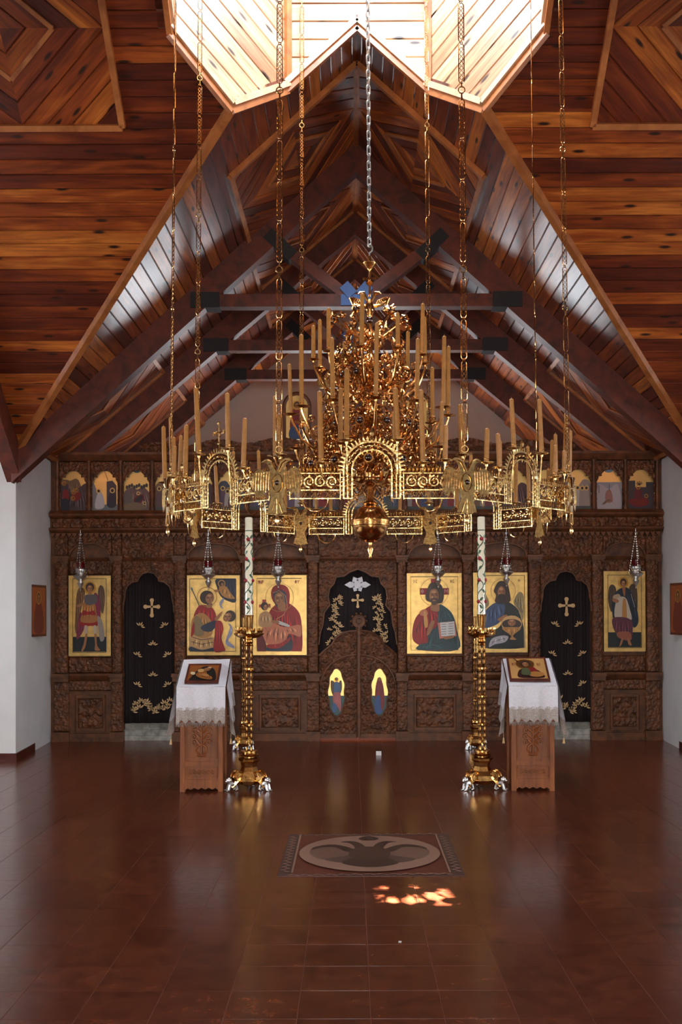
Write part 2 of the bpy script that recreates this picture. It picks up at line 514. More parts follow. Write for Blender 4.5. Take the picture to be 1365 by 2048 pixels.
# ceilings: chancel, triangular bay in front of the first truss and three bays behind it
BAYS = [11.13, 12.88, 14.63, YE]
for sx, side in ((-1, 'left'), (1, 'right')):
    n_ = math.hypot(1, S); inn = (-sx * S, 0, -1)
    zc = lambda x, y: ZR - S * abs(x) + 0.025
    xy = [(0, YC + A), (sx * TA, YC + A), (sx * DG, YC + DG), (sx * W, YF), (sx * W, BAYS[0]), (0, BAYS[0])]
    c = slab('ceiling', xy, zc, 'roofing')
    structure(c, 'dark pine planks of the %s chancel slope next to the lantern' % side)
    O = (0, 0, ZR); eU = (0, 1, 0); eV = (sx / n_, 0, -S / n_)
    planks(c, O, eU, eV, [(YC + A, 0), (BAYS[0], 0), (BAYS[0], TA * n_), (YC + A, TA * n_)], 0, 0.13, 'pine', TA * n_, inn=inn)
    planks(c, O, eU, eV, [(YC + A, TA * n_), (BAYS[0], TA * n_), (BAYS[0], W * n_), (YF, W * n_), (YC + DG, DG * n_)], 0, 0.13, 'pine', TA * n_, inn=inn)
    diamond_panel(c, (O, eU, eV), 9.35, 10.98, 0.03, 1.21 * n_, inn, 0.14)
    n2 = math.hypot(1, S2); inn2 = (-sx * S2, 0, -1)
    eV2 = (sx / n2, 0, -S2 / n2)
    for b, (y0, y1) in enumerate(zip(BAYS[:-1], BAYS[1:])):
        zc2 = lambda x, y: ZR - S2 * abs(x) + 0.025
        c = slab('ceiling', [(0, y0), (sx * 3.95, y0), (sx * 3.95, y1), (0, y1)], zc2, 'roofing')
        structure(c, 'pine planks and diamond panels of the %s chancel roof, bay %s' % (side, ('over the carved screen', 'behind the carved screen', 'at the apse wall')[b]))
        planks(c, O, eU, eV2, [(y0, 0), (y1, 0), (y1, 3.95 * n2), (y0, 3.95 * n2)], 0, 0.15, 'pine', 0, inn=inn2)
        diamond_panel(c, (O, eU, eV2), y0 + 0.1, y1 - 0.1, 0.04, 1.25 * n2, inn2, 0.17)
        diamond_panel(c, (O, eU, eV2), y0 + 0.1, y1 - 0.1, 2.5 * n2, 3.85 * n2, inn2, 0.17)

# near slopes over nave and transepts, out of view
for sx, side in ((-1, 'left'), (1, 'right')):
    c = slab('ceiling', [(0, YC - A), (sx * TA, YC - A), (sx * DG, YC - DG), (sx * W, YN), (sx * W, YB), (0, YB)], lambda x, y: ZR - S * abs(x), 'roofing')
    structure(c, 'wooden nave ceiling slope on the %s' % side)
    c = slab('ceiling', [(sx * A, YC), (sx * A, YC - TA), (sx * DG, YC - DG), (sx * W, YN), (sx * XT, YN), (sx * XT, YC)], lambda x, y: ZR - S * (YC - y), 'roofing')
    structure(c, 'near wooden slope of the %s transept ceiling' % side)

# lantern: eight plank walls, trims, windows in the four main faces
lan = thing('lantern_tower', 'pale pine plank octagonal lantern tower lit by daylight above the crossing', None, (0, YC, ZR), kind='structure')
ZW0, ZW1, ZT = 7.95, 9.25, 9.55
for k in range(8):
    a = k * PI / 4
    n = Vector((math.sin(a), math.cos(a), 0)); t = Vector((math.cos(a), -math.sin(a), 0))
    Of = n * A                                     # local to the tower's empty
    zc_, zd = -S * TA, -S * DG
    top = (ZW0 if k % 2 == 0 else ZT) - ZR
    inn = -n
    back = MB()
    def wall_poly(pts):
        f = [Of + t * u + Vector((0, 0, v)) + n * 0.03 for u, v in pts]
        b = [q + n * 0.05 for q in f]; m = len(pts)
        back.add(f + b, [tuple(range(m)), tuple(range(m, 2 * m))] + [(i, (i + 1) % m, m + (i + 1) % m, m + i) for i in range(m)])
    if k % 2 == 0:
        polys = [[(-TA, zc_), (0, 0), (0, top), (-TA, top)], [(0, 0), (TA, zc_), (TA, top), (0, top)]]
        for p in polys: planks(lan, Of, t, (0, 0, 1), p, 0, 0.16, 'pine_pale', 0.02, inn=inn); wall_poly(p)
        for u0, u1 in ((-TA, -0.24), (0.24, TA)):
            wall_poly([(u0, top), (u1, top), (u1, ZT - ZR), (u0, ZT - ZR)])
        wall_poly([(-TA, ZW1 - ZR), (TA, ZW1 - ZR), (TA, ZT - ZR), (-TA, ZT - ZR)])
        fr = MB()
        for u in (-0.22, 0.22): fr.beam(Of + t * u + Vector((0, 0, top)) + n * 0.05, Of + t * u + Vector((0, 0, ZW1 - ZR)) + n * 0.05, 0.05, 0.06, n)
        for z in (top + 0.02, ZW1 - ZR - 0.02): fr.beam(Of - t * 0.24 + Vector((0, 0, z)) + n * 0.05, Of + t * 0.24 + Vector((0, 0, z)) + n * 0.05, 0.05, 0.06, n)
        fr.build('window_frame', 'trim', lan)
        bot = [(-TA, zc_), (0, 0), (TA, zc_)]
    else:
        p = [(-TA, zc_), (0, zd), (TA, zc_), (TA, top), (-TA, top)]
        ang = -0.5 if math.sin(a) * math.cos(a) < 0 else 0.5
        if k in (3, 5): ang = -ang
        planks(lan, Of, t, (0, 0, 1), p, ang, 0.155, 'pine_pale', 0.0, inn=inn); wall_poly(p)
        bot = [(-TA, zc_), (0, zd), (TA, zc_)]
    back.build('wall_backing', 'roofing', lan)
    for (u0, v0), (u1, v1) in zip(bot[:-1], bot[1:]):
        MB().beam(Of + t * u0 + Vector((0, 0, v0 + 0.02)) - n * 0.02, Of + t * u1 + Vector((0, 0, v1 + 0.02)) - n * 0.02, 0.05, 0.07, -n).build('edge_trim', 'pine_trim_pale' if 'pine_trim_pale' in M else 'trim', lan)
        MB().beam(Of + t * u0 + Vector((0, 0, v0 - 0.04)) - n * 0.01, Of + t * u1 + Vector((0, 0, v1 - 0.04)) - n * 0.01, 0.06, 0.045, -n).build('edge_trim', 'trim', lan)
    c_ = Of + t * TA
    MB().beam(c_ + Vector((0, 0, zc_)) - n * 0.015, c_ + Vector((0, 0, ZT - ZR)) - n * 0.015, 0.055, 0.05, n).build('corner_trim', 'trim', lan)
cap = MB(); R8 = A / math.cos(PI / 8) + 0.1
rim = [(R8 * math.sin(PI / 8 + k * PI / 4), R8 * math.cos(PI / 8 + k * PI / 4), ZT - ZR) for k in range(8)]
cap.add(rim + [(0, 0, ZT - ZR + 0.9)], [(k, (k + 1) % 8, 8) for k in range(8)])
cap.build('tower_roof', 'roofing', lan)

# roof trusses
def truss(y, s, collar_z, label, full=True):
    r = thing('roof_truss', label, None, (0, y, EAVE), kind='structure')
    n_ = math.hypot(1, s); dz = 0.13 * n_
    xe = W + 0.02
    for sx in (-1, 1):
        MB().beam((sx * xe, 0, ZR - s * xe - dz - EAVE), (0, 0, ZR - dz - EAVE), 0.16, 0.26, (0, 1, 0)).build('rafter', 'beam', r) if False else None
        m = MB()
        pts = [(sx * xe, ZR - s * xe - EAVE), (0, ZR - EAVE), (0, ZR - 2 * dz - EAVE), (sx * xe, ZR - s * xe - 2 * dz - EAVE)]
        m.prism(pts, 'y', -0.08, 0.08).build('rafter', 'beam', r)
        if full:
            xs = (ZR - collar_z - 0.12) / s
            MB().box(min(sx * (xs - 0.32), sx * xs), max(sx * (xs - 0.32), sx * xs), -0.1, 0.1, collar_z - 0.085 - EAVE, collar_z + 0.085 - EAVE).build('steel_plate', 'black_steel', r)
            MB().beam((sx * 0.06, 0, collar_z + 0.02 - EAVE), (sx * 0.98, 0, ZR - s * 0.98 - 0.16 - EAVE), 0.12, 0.15, (0, 1, 0)).build('strut', 'beam', r)
            MB().beam((sx * 0.70, 0, ZR - s * 0.98 - 0.40 - EAVE), (sx * 0.98, 0, ZR - s * 0.98 - 0.14 - EAVE), 0.14, 0.17, (0, 1, 0)).build('steel_plate', 'black_steel', r)
            MB().beam((sx * 0.04, -0.085, collar_z + 0.05 - EAVE), (sx * 0.14, -0.085, collar_z + 0.165 - EAVE), 0.12, 0.02, (0, 1, 0)).build('blue_glow_plate', 'blue_glow', r)
    if full:
        xs = (ZR - collar_z - 0.3) / s
        MB().box(-xs, xs, -0.07, 0.07, collar_z - 0.07 - EAVE, collar_z + 0.07 - EAVE).build('collar_beam', 'beam', r)
        MB().box(-0.17, 0.17, -0.085, -0.07, collar_z - 0.06 - EAVE, collar_z + 0.06 - EAVE).build('blue_glow_plate', 'blue_glow', r)  # added plate, its blue imitates lantern light falling on the joint
    return r
truss(11.03, S, 5.09, 'dark red brown roof truss at the mouth of the chancel with blue lantern light painted at its joint')
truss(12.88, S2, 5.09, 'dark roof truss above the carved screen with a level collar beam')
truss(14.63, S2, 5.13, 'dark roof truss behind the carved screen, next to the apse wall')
for sx, side in ((-1, 'left'), (1, 'right')):
    r = thing('roof_truss', 'dark rafter pair at the mouth of the %s transept' % side, None, (sx * (W + 0.02), YC, EAVE), kind='structure')
    dz = 0.13 * math.hypot(1, S)
    for sy in (-1, 1):
        MB().prism([(sy * W, 0), (0, ZR - EAVE), (0, ZR - EAVE - 2 * dz), (sy * W, -2 * dz)], 'x', -0.08, 0.08).build('rafter', 'beam', r)

# walls
def wall(name, label, p0, p1, z1, openings=(), th=0.3, apex=None, mat='plaster'):
    """wall along p0->p1, thickness to the right of the direction; openings (s0,s1,z0,z1)"""
    p0, p1 = Vector((*p0, 0)), Vector((*p1, 0)); d = (p1 - p0); L = d.length; d.normalize()
    n = Vector((d.y, -d.x, 0)); m = MB()
    F = Matrix(((d.x, n.x, 0, p0.x), (d.y, n.y, 0, p0.y), (0, 0, 1, 0), (0, 0, 0, 1)))
    cuts = sorted({0, L, *[o[0] for o in openings], *[o[1] for o in openings]})
    for a, b in zip(cuts[:-1], cuts[1:]):
        o = next((o for o in openings if o[0] <= a + 1e-6 and o[1] >= b - 1e-6), None)
        if o is None: m.box(a, b, 0, th, 0, z1, F)
        else:
            if o[2] > 0: m.box(a, b, 0, th, 0, o[2], F)
            m.box(a, b, 0, th, o[3], z1, F)
    if apex: m.prism([(0, z1), (L, z1), (L / 2, apex)], 'y', 0, th, F)
    w = m.build(name, mat)
    structure(w, label)
    return w, F, L

WIN = [0]
def window(F, s0, s1, z0, z1, th=0.3):
    WIN[0] += 1
    r = thing('window_%d' % WIN[0], 'tall daylight window with a white frame and cross bars', None, F @ Vector(((s0 + s1) / 2, 0, z0)), kind='structure')
    r.rotation_euler = F.to_euler()
    w, h = (s1 - s0) / 2, z1 - z0
    f = MB()
    for x in (-w + 0.03, w - 0.03): f.box(x - 0.03, x + 0.03, 0.16, 0.22, 0, h)
    for z in (0.03, h - 0.03): f.box(-w, w, 0.16, 0.22, z - 0.03, z + 0.03)
    f.build('window_frame', 'white', r)
    MB().box(-0.02, 0.02, 0.17, 0.21, 0.06, h - 0.06).build('mullion', 'white', r)
    MB().box(-w + 0.06, w - 0.06, 0.17, 0.21, h * 0.6 - 0.02, h * 0.6 + 0.02).build('mullion', 'white', r)
    MB().box(-w + 0.05, w - 0.05, 0.185, 0.195, 0.05, h - 0.05).build('pane', 'glass', r)

# chancel side walls splay a little towards the screen
for sx, side in ((-1, 'left'), (1, 'right')):
    m = MB().prism([(sx * 3.812, YF + 0.3), (sx * 3.93, 12.95), (sx * 3.93, YE), (sx * 4.3, YE), (sx * 4.3, YF + 0.3)], 'z', 0, 3.6)
    structure(m.build('wall_chancel_' + side, 'plaster'), 'white plaster chancel wall on the %s beside the carved screen' % side)
    m = MB().prism([(sx * XT, YF), (sx * W, YF), (sx * 3.812, YF + 0.3), (sx * XT, YF + 0.3)], 'z', 0, EAVE + 0.02)
    structure(m.build('wall_transept_far_' + side, 'plaster'), 'white plaster wall of the %s transept facing the nave' % side)
    b = MB().prism([(sx * XT, YF - 0.012), (sx * (W - 0.012), YF - 0.012), (sx * 3.80, YF + 0.3), (sx * 3.918, 12.6), (sx * 3.935, 12.6), (sx * 3.82, YF + 0.3), (sx * (W + 0.01), YF + 0.005), (sx * XT, YF + 0.005)], 'z', 0, 0.09)
    structure(b.build('baseboard_' + side, 'base_marble'), 'dark red marble skirting along the %s corner wall' % side)
    # transept end with two windows, nave side wall with one, near transept wall
    a_, b_ = ((XT * sx, YF), (XT * sx, YN)) if sx > 0 else ((XT * sx, YN), (XT * sx, YF))
    if sx > 0: a_, b_ = (XT, YN), (XT, YF)
    else: a_, b_ = (-XT, YF), (-XT, YN)
    ops = [(5.6 - YN - 0.65, 5.6 - YN + 0.65, 1.15, 3.05), (8.9 - YN - 0.65, 8.9 - YN + 0.65, 1.15, 3.05)]
    Lw = YF - YN
    if sx < 0: ops = [(Lw - o[1], Lw - o[0], o[2], o[3]) for o in ops]
    w, F, L = wall('wall_transept_end_' + side, 'white plaster end wall of the %s transept with two windows' % side, a_, b_, EAVE, ops, apex=ZR)
    for o in ops: window(F, *o)
    a_, b_ = ((W, YB), (W, YN)) if sx > 0 else ((-W, YN), (-W, YB))
    op = (-0.6 - YB - 0.65, -0.6 - YB + 0.65, 1.15, 3.05)
    if sx < 0: op = (YN - YB - op[1], YN - YB - op[0], op[2], op[3])
    w, F, L = wall('wall_nave_' + side, 'white plaster nave wall on the %s with a window' % side, a_, b_, EAVE, [op])
    window(F, *op)
    a_, b_ = ((W, YN), (XT, YN)) if sx > 0 else ((-XT, YN), (-W, YN))
    wall('wall_transept_near_' + side, 'white plaster near wall of the %s transept' % side, a_, b_, EAVE)
w, F, L = wall('wall_back', 'white plaster west wall with the open entrance', (-W, YB), (W, YB), EAVE, [(W - 1.0, W + 1.0, 0, 2.7)], apex=ZR)
w, F, L = wall('wall_apse', 'grey white plaster apse gable wall behind the carved screen', (3.95, YE), (-3.95, YE), 2.0, [], mat='plaster_apse')
bpy.data.objects.remove(w)
aw = MB()
aw.box(-3.95, -1.1, YE, YE + 0.3, 0, 3.55); aw.box(1.1, 3.95, YE, YE + 0.3, 0, 3.55); aw.box(-1.1, 1.1, YE, YE + 0.3, 0, 2.0)
hole = [(-1.1, 3.55)] + [(1.1 * math.cos(PI - PI * i / 12), 3.45 + 1.1 * math.sin(PI - PI * i / 12)) for i in range(13)] + [(1.1, 3.55)]
zg = lambda x: ZR - S2 * abs(x) + 0.02
half = [(0, zg(0))] + [(-3.95, zg(3.95)), (-3.95, 3.55), (-1.1, 3.55)] + hole[1:8]
aw.prism(half, 'y', YE, YE + 0.3)
aw.prism([(-x, z) for x, z in half], 'y', YE, YE + 0.3)
structure(aw.build('wall_apse', 'plaster_apse'), 'grey white plaster apse gable wall behind the carved screen')
WIN[0] += 1
r = thing('window_%d' % WIN[0], 'arched apse window behind the carved screen', None, (0, YE, 2.0), kind='structure')
f = MB(); f.tube([(x, 0.15, z - 2.0) for x, z in [(-1.07, 2.0)] + [(1.07 * math.cos(PI - PI * i / 16), 3.45 + 1.07 * math.sin(PI - PI * i / 16)) for i in range(17)] + [(1.07, 2.0)]], 0.04, 4)
f.build('window_frame', 'white', r)
for x in (-0.36, 0.36): MB().box(x - 0.02, x + 0.02, 0.13, 0.17, 0, 2.4).build('mullion', 'white', r)
for z in (0.75, 1.45): MB().box(-1.05, 1.05, 0.13, 0.17, z - 0.02, z + 0.02).build('mullion', 'white', r)
# ------------------------------------------------------------------ painting on flat panels
def smooth_closed(pts, sub=4):
    n = len(pts); out = []
    for i in range(n):
        p0, p1, p2, p3 = [pts[(i + k - 1) % n] for k in range(4)]
        for j in range(sub):
            t = j / sub; t2, t3 = t * t, t * t * t
            out.append(tuple(0.5 * (2 * p1[c] + (p2[c] - p0[c]) * t + (2 * p0[c] - 5 * p1[c] + 4 * p2[c] - p3[c]) * t2
                                    + (3 * p1[c] - p0[c] - 3 * p2[c] + p3[c]) * t3) for c in (0, 1)))
    return out

GOLD = (218, 182, 112, 0.8)
HALO = (190, 140, 66, 1)
SKIN = (158, 104, 66)
HAIR = (52, 30, 20)
def P(c, *pts): return (c, smooth_closed(list(pts)))
def Q(c, *pts): return (c, list(pts))
def El(c, cx, cy, rx, ry, rot=0.0, n=20):
    ca, sa = math.cos(rot), math.sin(rot)
    return (c, [(cx + rx * math.cos(a) * ca - ry * math.sin(a) * sa, cy + rx * math.cos(a) * sa + ry * math.sin(a) * ca) for a in [2 * PI * k / n for k in range(n)]])
def Ln(c, w, *pts):
    out = []
    for (x0, y0), (x1, y1) in zip(pts[:-1], pts[1:]):
        d = math.hypot(x1 - x0, y1 - y0) or 1; nx, ny = -(y1 - y0) / d * w / 2, (x1 - x0) / d * w / 2
        out.append((c, [(x0 + nx, y0 + ny), (x1 + nx, y1 + ny), (x1 - nx, y1 - ny), (x0 - nx, y0 - ny)]))
    return out
def Ring(c, cx, cy, r, w, n=24):
    pts = [(cx + r * math.cos(2 * PI * k / n), cy + r * math.sin(2 * PI * k / n)) for k in range(n + 1)]
    return Ln(c, w, *pts)
GLYPH = {'M': [[(0, 1), (0, 0), (.5, .6), (1, 0), (1, 1)]], 'H': [[(0, 0), (0, 1)], [(1, 0), (1, 1)], [(0, .5), (1, .5)]],
         'P': [[(0, 1), (0, 0), (.8, .1), (.8, .45), (0, .55)]], 'O': [[(.5, 0), (.95, .5), (.5, 1), (.05, .5), (.5, 0)], [(.2, .5), (.8, .5)]],
         'V': [[(0, 0), (.5, .5), (1, 0)], [(.5, .5), (.4, 1)]], 'I': [[(.4, 0), (.4, 1)]], 'C': [[(.9, .1), (.4, 0), (.05, .5), (.4, 1), (.9, .9)]],
         'X': [[(0, 0), (1, 1)], [(1, 0), (0, 1)]], '-': [[(0, -.25), (1, -.25)]]}
def Txt(c, s, x, y, w, h, lw):
    out = []
    for i, ch in enumerate(s):
        for st in GLYPH.get(ch, []):
            out += Ln(c, lw, *[(x + i * w * 1.25 + p[0] * w, y + p[1] * h) for p in st])
    return out
def flat(shapes):
    r = []
    for s in shapes:
        if isinstance(s, list): r += flat(s)
        else: r.append(s)
    return r

def enrich(shapes, box):
    """drapery folds on garments and features on faces"""
    out = []; rr = random.Random(5); A0 = (box[2] - box[0]) * (box[3] - box[1])
    for c, pts in flat(shapes):
        out.append((c, pts))
        if len(c) > 3: continue
        n = len(pts); ar = area(pts)
        cx = sum(p[0] for p in pts) / n; cy = sum(p[1] for p in pts) / n
        if c[:3] == SKIN and n == 20:
            rx = max(p[0] for p in pts) - cx; ry = max(p[1] for p in pts) - cy
            if ar < 0.0022 * A0: continue
            dk = (84, 48, 30); hl = (196, 146, 100)
            out.append(P((132, 84, 52), (cx + rx * .35, cy - ry * .8), (cx + rx * .95, cy), (cx + rx * .5, cy + ry * .85), (cx + rx * .6, cy)))
            out.append(El(hl, cx - rx * .05, cy - ry * .55, rx * .5, ry * .18)); out.append(El(hl, cx - rx * .35, cy + ry * .22, rx * .2, ry * .12))
            lw = max(rx * .11, 0.8)
            for s_ in (-1, 1):
                out += Ln(dk, lw, (cx + s_ * rx * .2, cy - ry * .2), (cx + s_ * rx * .45, cy - ry * .27), (cx + s_ * rx * .66, cy - ry * .18))
                out.append(El((40, 24, 18), cx + s_ * rx * .42, cy - ry * .06, rx * .16, ry * .06, 0, 8))
            out += Ln(dk, lw * .8, (cx - rx * .1, cy - ry * .15), (cx - rx * .12, cy + ry * .25), (cx + rx * .08, cy + ry * .27))
            out += Ln((140, 50, 40), lw, (cx - rx * .2, cy + ry * .48), (cx + rx * .2, cy + ry * .48))
        elif n > 20 and ar > 0.008 * A0 and c[:3] not in (SKIN, HAIR):
            dk = tuple(x * 0.5 for x in c[:3]); hl = tuple(min(255, x * 1.45 + 14) for x in c[:3])
            k = int(4 + 60 * ar / A0)
            x0, x1 = min(p[0] for p in pts), max(p[0] for p in pts); y0, y1 = min(p[1] for p in pts), max(p[1] for p in pts)
            for j in range(k):
                t = (j + 0.5) / k + rr.uniform(-.03, .03)
                xa = x0 + (x1 - x0) * (0.12 + 0.76 * t)
                ys = []
                for i in range(n):
                    p, q = pts[i], pts[(i + 1) % n]
                    if (p[0] > xa) != (q[0] > xa): ys.append(p[1] + (q[1] - p[1]) * (xa - p[0]) / (q[0] - p[0]))
                ys.sort()
                if len(ys) < 2: continue
                a, b = ys[0], ys[1]
                a, b = a + (b - a) * rr.uniform(.08, .3), b - (b - a) * rr.uniform(.08, .35)
                lean = (cx - xa) * 0.18
                w = (x1 - x0) * 0.012 + 0.0035 * (box[2] - box[0])
                col = dk if j % 2 == 0 else hl
                m = ((a + b) / 2)
                out.append((col, [(xa + lean, a), (xa + w, m), (xa - lean * .3, b), (xa - w, m)]))
    return out

def paint(parent, name, box, Wd, Hd, shapes, y0, mat='paint', step=0.00035, horizontal=False, fold=True):
    """flat painted layers; box=(left, top, right, bottom) of the drawing maps to a Wd x Hd panel"""
    x0, t0, x1, b0 = box; vs, fs, cs = [], [], []
    for i, (c, pts) in enumerate(enrich(shapes, box) if fold else flat(shapes)):
        col = (*lin(c[:3]), c[3] if len(c) > 3 else 0.0)
        n = len(vs)
        for (px, py) in pts:
            px = min(max(px, x0), x1); py = min(max(py, t0), b0)
            u = ((px - x0) / (x1 - x0) - 0.5) * Wd; v = (b0 - py) / (b0 - t0) * Hd
            vs.append((u, v - Hd / 2, y0 + i * step) if horizontal else (u, y0 - i * step, v)); cs.append(col)
        fs.append(tuple(range(n, n + len(pts))))
    me = bpy.data.meshes.new(name)
    me.from_pydata(vs, [], fs)
    a = me.attributes.new('Col', 'FLOAT_COLOR', 'POINT')
    a.data.foreach_set('color', [q for c in cs for q in c])
    me.materials.append(M[mat])
    return link_mesh(name, me, parent)

# ------------------------------------------------------------------ carved relief
def relief(u, v, cell, seed, twist=1.0):
    """height 0..1 of scrolling acanthus: jittered rosettes, each a leafy spiral"""
    rng = np.random.RandomState(seed)
    i0, i1 = int(np.floor(u.min() / cell)) - 1, int(np.ceil(u.max() / cell)) + 2
    j0, j1 = int(np.floor(v.min() / cell)) - 1, int(np.ceil(v.max() / cell)) + 2
    best = np.full(u.shape, 1e9); h = np.zeros(u.shape)
    for i in range(i0, i1):
        for j in range(j0, j1):
            cx = (i + 0.5 + 0.5 * (j % 2) + rng.uniform(-.12, .12)) * cell; cy = (j + 0.5 + rng.uniform(-.12, .12)) * cell
            sgn = 1 if (i + j) % 2 else -1; ph = rng.uniform(0, 6.28); lobes = rng.choice([4, 5, 6])
            dx, dy = u - cx, v - cy; r = np.hypot(dx, dy) / cell
            m = r < best
            th = np.arctan2(dy, dx)
            spiral_ = 0.5 + 0.5 * np.cos(2 * th * sgn + 9.0 * twist * np.sqrt(r + 0.02) + ph)
            leaf = 0.5 + 0.5 * np.cos(lobes * th + 3 * np.sin(7 * r))
            val = (0.65 * spiral_ + 0.35 * leaf) * np.clip(1.25 - 1.1 * r, 0.05, 1) + 0.35 * np.exp(-(r / 0.13) ** 2)
            h = np.where(m, val, h); best = np.where(m, r, best)
    return h

def inside(poly, X, Z):
    r = np.zeros(X.shape, bool); n = len(poly)
    for i in range(n):
        (x1, z1), (x2, z2) = poly[i], poly[(i + 1) % n]
        c = ((z1 > Z) != (z2 > Z))
        with np.errstate(divide='ignore', invalid='ignore'):
            xi = (x2 - x1) * (Z - z1) / (z2 - z1 + 1e-12) + x1
        r ^= c & (X < xi)
    return r

def carved(parent, name, x0, x1, z0, z1, y, amp=0.02, cell=0.11, seed=1, grid=0.009, hole=None, keep=None, shape=None, mat='carved', depth=0.03):
    """relief-carved board facing -y (x right, z up); hole/keep are polygons cut from the grid"""
    nx, nz = max(2, int(round((x1 - x0) / grid)) + 1), max(2, int(round((z1 - z0) / grid)) + 1)
    xs, zs = np.linspace(x0, x1, nx), np.linspace(z0, z1, nz)
    X, Z = np.meshgrid(xs, zs)
    h = relief(X - x0, Z - z0, cell, seed)
    Y = y - 1.4 * amp * h
    if shape is not None: Y = Y + shape(X, Z)
    Y[0, :] = Y[-1, :] = y + depth; Y[:, 0] = Y[:, -1] = y + depth
    vs = np.stack([X, Y, Z], -1).reshape(-1, 3)
    cx, cz = (X[:-1, :-1] + X[1:, 1:]) / 2, (Z[:-1, :-1] + Z[1:, 1:]) / 2
    ok = np.ones(cx.shape, bool)
    if hole is not None: ok &= ~inside(hole, cx, cz)
    if keep is not None: ok &= inside(keep, cx, cz)
    idx = np.arange(nx * nz).reshape(nz, nx)
    f = np.stack([idx[:-1, :-1], idx[:-1, 1:], idx[1:, 1:], idx[1:, :-1]], -1)[ok]
    me = bpy.data.meshes.new(name)
    me.vertices.add(len(vs)); me.vertices.foreach_set('co', vs.astype(np.float32).ravel())
    nf = len(f)
    me.loops.add(nf * 4); me.loops.foreach_set('vertex_index', f.astype(np.int32).ravel())
    me.polygons.add(nf); me.polygons.foreach_set('loop_start', np.arange(0, nf * 4, 4, dtype=np.int32))
    me.update(calc_edges=True)
    me.materials.append(M[mat] if isinstance(mat, str) else mat)
    return link_mesh(name, me, parent)

# ------------------------------------------------------------------ the carved screen
YI = 12.77
PXM = FPX / YI
def ix(px): return (px - 713.3) / PXM
def iz(py): return (1481.0 - py) / PXM

scr = thing('iconostasis', 'tall carved walnut icon screen spanning the chancel', 'icon screen', (0, YI, 0))
# plain body of the screen behind the carving, with openings for the three doors
def half_outline(cx, pts):
    return [(ix(cx + d), iz(p)) for d, p in pts] + [(ix(cx - d), iz(p)) for d, p in reversed(pts) if d > 0]
SIDE = [(0, 1144), (12, 1147), (19, 1155), (21, 1162), (32, 1164), (42, 1172), (46, 1183), (47, 1195), (50, 1210), (51, 1225), (51, 1478)]
MID = [(0, 1139), (16, 1145), (28, 1153), (43, 1155), (47, 1168), (56, 1178), (59, 1194), (56, 1211), (67, 1226), (70, 1251), (75, 1267), (78, 1290), (78, 1478)]
DOORS = {298: SIDE, 716: MID, 1132: SIDE}
COLS = [(112, 138), (226, 245), (350, 373), (484, 504), (616, 637), (795, 813), (926, 945), (1057, 1080), (1184, 1205), (1291, 1316)]
ICONS = [(138, 226), (373, 484), (504, 616), (813, 926), (945, 1057), (1205, 1291)]
# body panels behind the icons
body = MB()
for a, b in ICONS: body.box(ix(a), ix(b), 0.02, 0.10, 0, iz(1060))
for a, b in COLS: body.box(ix(a), ix(b), 0.02, 0.10, 0, iz(1060))
body.build('backboard', 'carved', scr)
for a, b in ((96, 113), (1315, 1332)): MB().box(ix(a), ix(b), -0.02, 0.12, 0, iz(915)).build('side_post', 'carved', scr)

def moulding(parent, name, x0, x1, prof):
    """horizontal moulding, prof = [(y, z)...] closed profile"""
    return MB().prism(prof, 'x', x0, x1).build(name, 'carved', parent)

sd = [10]
def seed(): sd[0] += 1; return sd[0]
X0, X1 = ix(106), ix(1322)
def band(py0, py1, y, name, cell, amp=0.022, a=106, b=1322, grid=0.009):
    return carved(scr, name, ix(a), ix(b), iz(py1), iz(py0), y, amp, cell, seed(), grid)

# columns
for a, b in COLS:
    xa, xb = ix(a) - 0.005, ix(b) + 0.005; xc = (xa + xb) / 2; w = (xb - xa) / 2
    col = thing('column', None, None); col.parent = scr
    rnd = lambda X, Z: -np.sqrt(np.clip(1 - ((X - xc) / (w * 1.03)) ** 2, 0, 1)) * 0.055
    carved(col, 'shaft', xa + 0.004, xb - 0.004, iz(1345), iz(1122), -0.03, 0.02, 0.062, seed(), 0.008, shape=rnd, depth=0.05)
    carved(col, 'pedestal', xa - 0.008, xb + 0.008, iz(1462), iz(1362), -0.06, 0.014, 0.075, seed(), 0.008, depth=0.08)
    carved(col, 'impost', xa, xb, iz(1112), iz(1068), -0.05, 0.02, 0.06, seed(), 0.008, depth=0.08)
    MB().box(xa - 0.02, xb + 0.02, -0.09, 0.02, 0, iz(1462)).build('base', 'carved', col)
    MB().box(xa - 0.012, xb + 0.012, -0.1, 0.02, iz(1362), iz(1353)).box(xa - 0.022, xb + 0.022, -0.12, 0.02, iz(1353), iz(1346)).build('dado_cap', 'carved', col)
    MB().box(xa - 0.004, xb + 0.004, -0.085, 0.02, iz(1126), iz(1121)).box(xa - 0.014, xb + 0.014, -0.105, 0.02, iz(1121), iz(1116)).box(xa - 0.022, xb + 0.022, -0.12, 0.02, iz(1116), iz(1112)).build('capital', 'carved', col)

